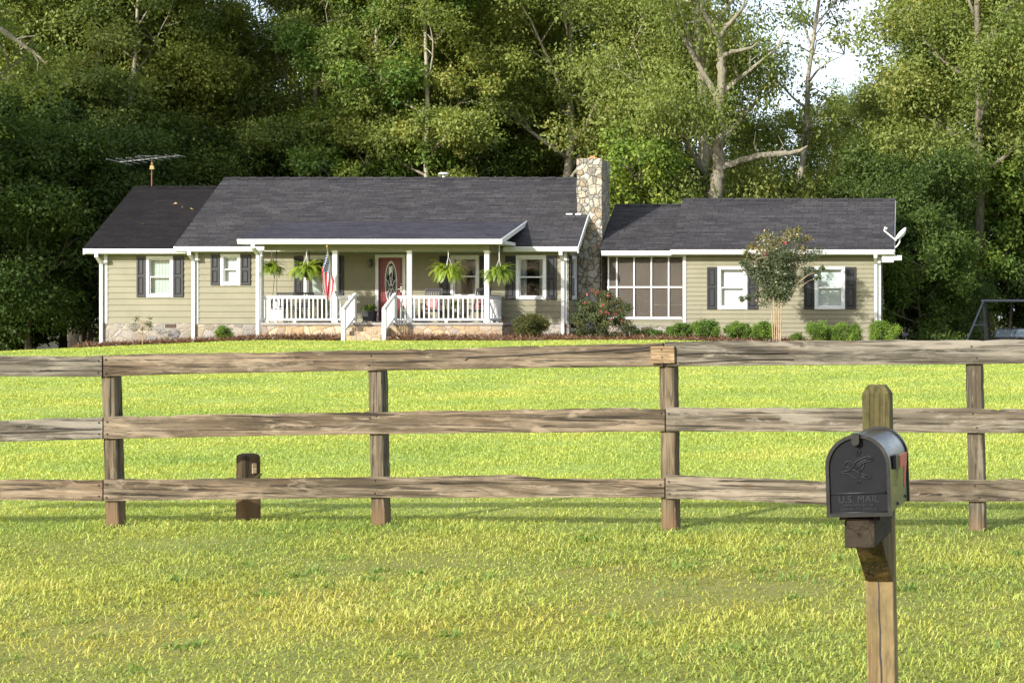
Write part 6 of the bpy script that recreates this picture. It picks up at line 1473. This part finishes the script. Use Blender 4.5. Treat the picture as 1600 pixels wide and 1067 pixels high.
for k, u, d, s, rz, lab in (
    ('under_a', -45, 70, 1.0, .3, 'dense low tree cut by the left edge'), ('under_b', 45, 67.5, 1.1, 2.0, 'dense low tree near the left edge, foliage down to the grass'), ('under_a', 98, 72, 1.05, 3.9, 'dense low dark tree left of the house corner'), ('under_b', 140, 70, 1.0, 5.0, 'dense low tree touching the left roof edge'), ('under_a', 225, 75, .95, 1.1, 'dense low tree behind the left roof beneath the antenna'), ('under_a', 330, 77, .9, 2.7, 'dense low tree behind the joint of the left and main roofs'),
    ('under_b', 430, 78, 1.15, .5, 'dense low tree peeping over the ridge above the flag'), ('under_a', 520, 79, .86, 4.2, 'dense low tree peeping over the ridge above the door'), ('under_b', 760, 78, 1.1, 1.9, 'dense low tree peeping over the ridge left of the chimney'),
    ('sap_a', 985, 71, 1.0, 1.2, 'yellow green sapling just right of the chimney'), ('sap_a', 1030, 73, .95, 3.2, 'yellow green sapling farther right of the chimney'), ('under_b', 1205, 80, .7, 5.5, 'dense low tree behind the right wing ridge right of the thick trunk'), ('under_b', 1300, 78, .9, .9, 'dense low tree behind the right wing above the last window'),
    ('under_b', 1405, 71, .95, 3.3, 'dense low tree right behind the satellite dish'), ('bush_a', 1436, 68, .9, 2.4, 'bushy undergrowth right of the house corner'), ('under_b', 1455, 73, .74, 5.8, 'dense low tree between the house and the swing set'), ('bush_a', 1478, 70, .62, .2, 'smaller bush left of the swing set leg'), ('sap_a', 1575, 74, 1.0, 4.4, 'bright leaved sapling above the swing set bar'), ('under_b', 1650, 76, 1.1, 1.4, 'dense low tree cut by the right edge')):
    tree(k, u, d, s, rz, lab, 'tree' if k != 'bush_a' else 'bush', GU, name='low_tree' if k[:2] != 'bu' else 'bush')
# the wood farther back reads as one mass
def woods():
    rng = np.random.default_rng(77); Vs = []; Fs = []; rs = []; off = 0
    spots = [(-120, 98, 1.0), (20, 102, 1.0), (130, 97, 1.0), (240, 104, .95), (340, 99, .68), (430, 106, .70), (520, 99, .95), (610, 103, 1.05), (700, 98, 1.0), (790, 105, 1.05), (880, 99, 1.0), (960, 103, 1.05), (1040, 98, .95), (1105, 104, .8), (1195, 100, .58), (1265, 106, .60), (1335, 104, .60), (1400, 100, .66), (1470, 105, 1.0), (1550, 99, 1.0), (1640, 103, 1.0), (1730, 98, 1.0)] + [(-k, 0, 1.0) for k in range(15)]   # the last ones are unseen, added behind the camera to dim window reflections
    keys = ['oak_a', 'oak_b', 'oak_c']
    for i, (u, d, s) in enumerate(spots):
        mb, V, F, r, lm, bk = TREE[keys[i % 3]]; a = rng.uniform(0, 6.28); sel = rng.random(len(F)) < .24; F_ = F[sel]; V_ = V.reshape(-1, 4, 3)[sel]; V_ = (V_ - V_.mean(1, keepdims=True)) * 1.6 + V_.mean(1, keepdims=True)
        V_ = V_.reshape(-1, 3); r_ = r.reshape(-1, 4)[sel].ravel()
        # crowns hang lower at the wood's far edge
        c, sn = math.cos(a), math.sin(a); x = WX(u, d)
        if d == 0: x, d = -84 + 10.5 * (-u), -66 - 6 * (-u % 3)
        W = np.stack([(V_[:, 0] * c - V_[:, 1] * sn) * s + x, (V_[:, 0] * sn + V_[:, 1] * c) * s + d, V_[:, 2] * s + gzf(x, d)], -1)
        Vs.append(W); Fs.append(np.arange(len(W)).reshape(-1, 4) + off); rs.append(r_ * .85); off += len(W)
    for i in range(24):   # undergrowth of the far wood
        u = -200 + i * 86; d = 92 + (i * 7) % 14; mb, V, F, r, lm, bk = TREE[('under_a', 'under_b')[i % 2]]; sel = rng.random(len(F)) < .24; V_ = V.reshape(-1, 4, 3)[sel]; V_ = (V_ - V_.mean(1, keepdims=True)) * 1.5 + V_.mean(1, keepdims=True); V_ = V_.reshape(-1, 3); r_ = r.reshape(-1, 4)[sel].ravel()
        a = rng.uniform(0, 6.28); c, sn = math.cos(a), math.sin(a); x = WX(u, d); s = rng.uniform(.7, 1.0); W = np.stack([(V_[:, 0] * c - V_[:, 1] * sn) * s + x, (V_[:, 0] * sn + V_[:, 1] * c) * s + d, V_[:, 2] * s + gzf(x, d)], -1)
        Vs.append(W); Fs.append(np.arange(len(W)).reshape(-1, 4) + off); rs.append(r_ * .6); off += len(W)
    o = np_mesh('woods', np.concatenate(Vs), np.concatenate(Fs), np.concatenate(rs), M['leaf_oak']); tag(o, 'dim green mass of the wood farther back between the trunks, with unseen crowns added behind the camera', 'woods', kind='stuff')
woods()
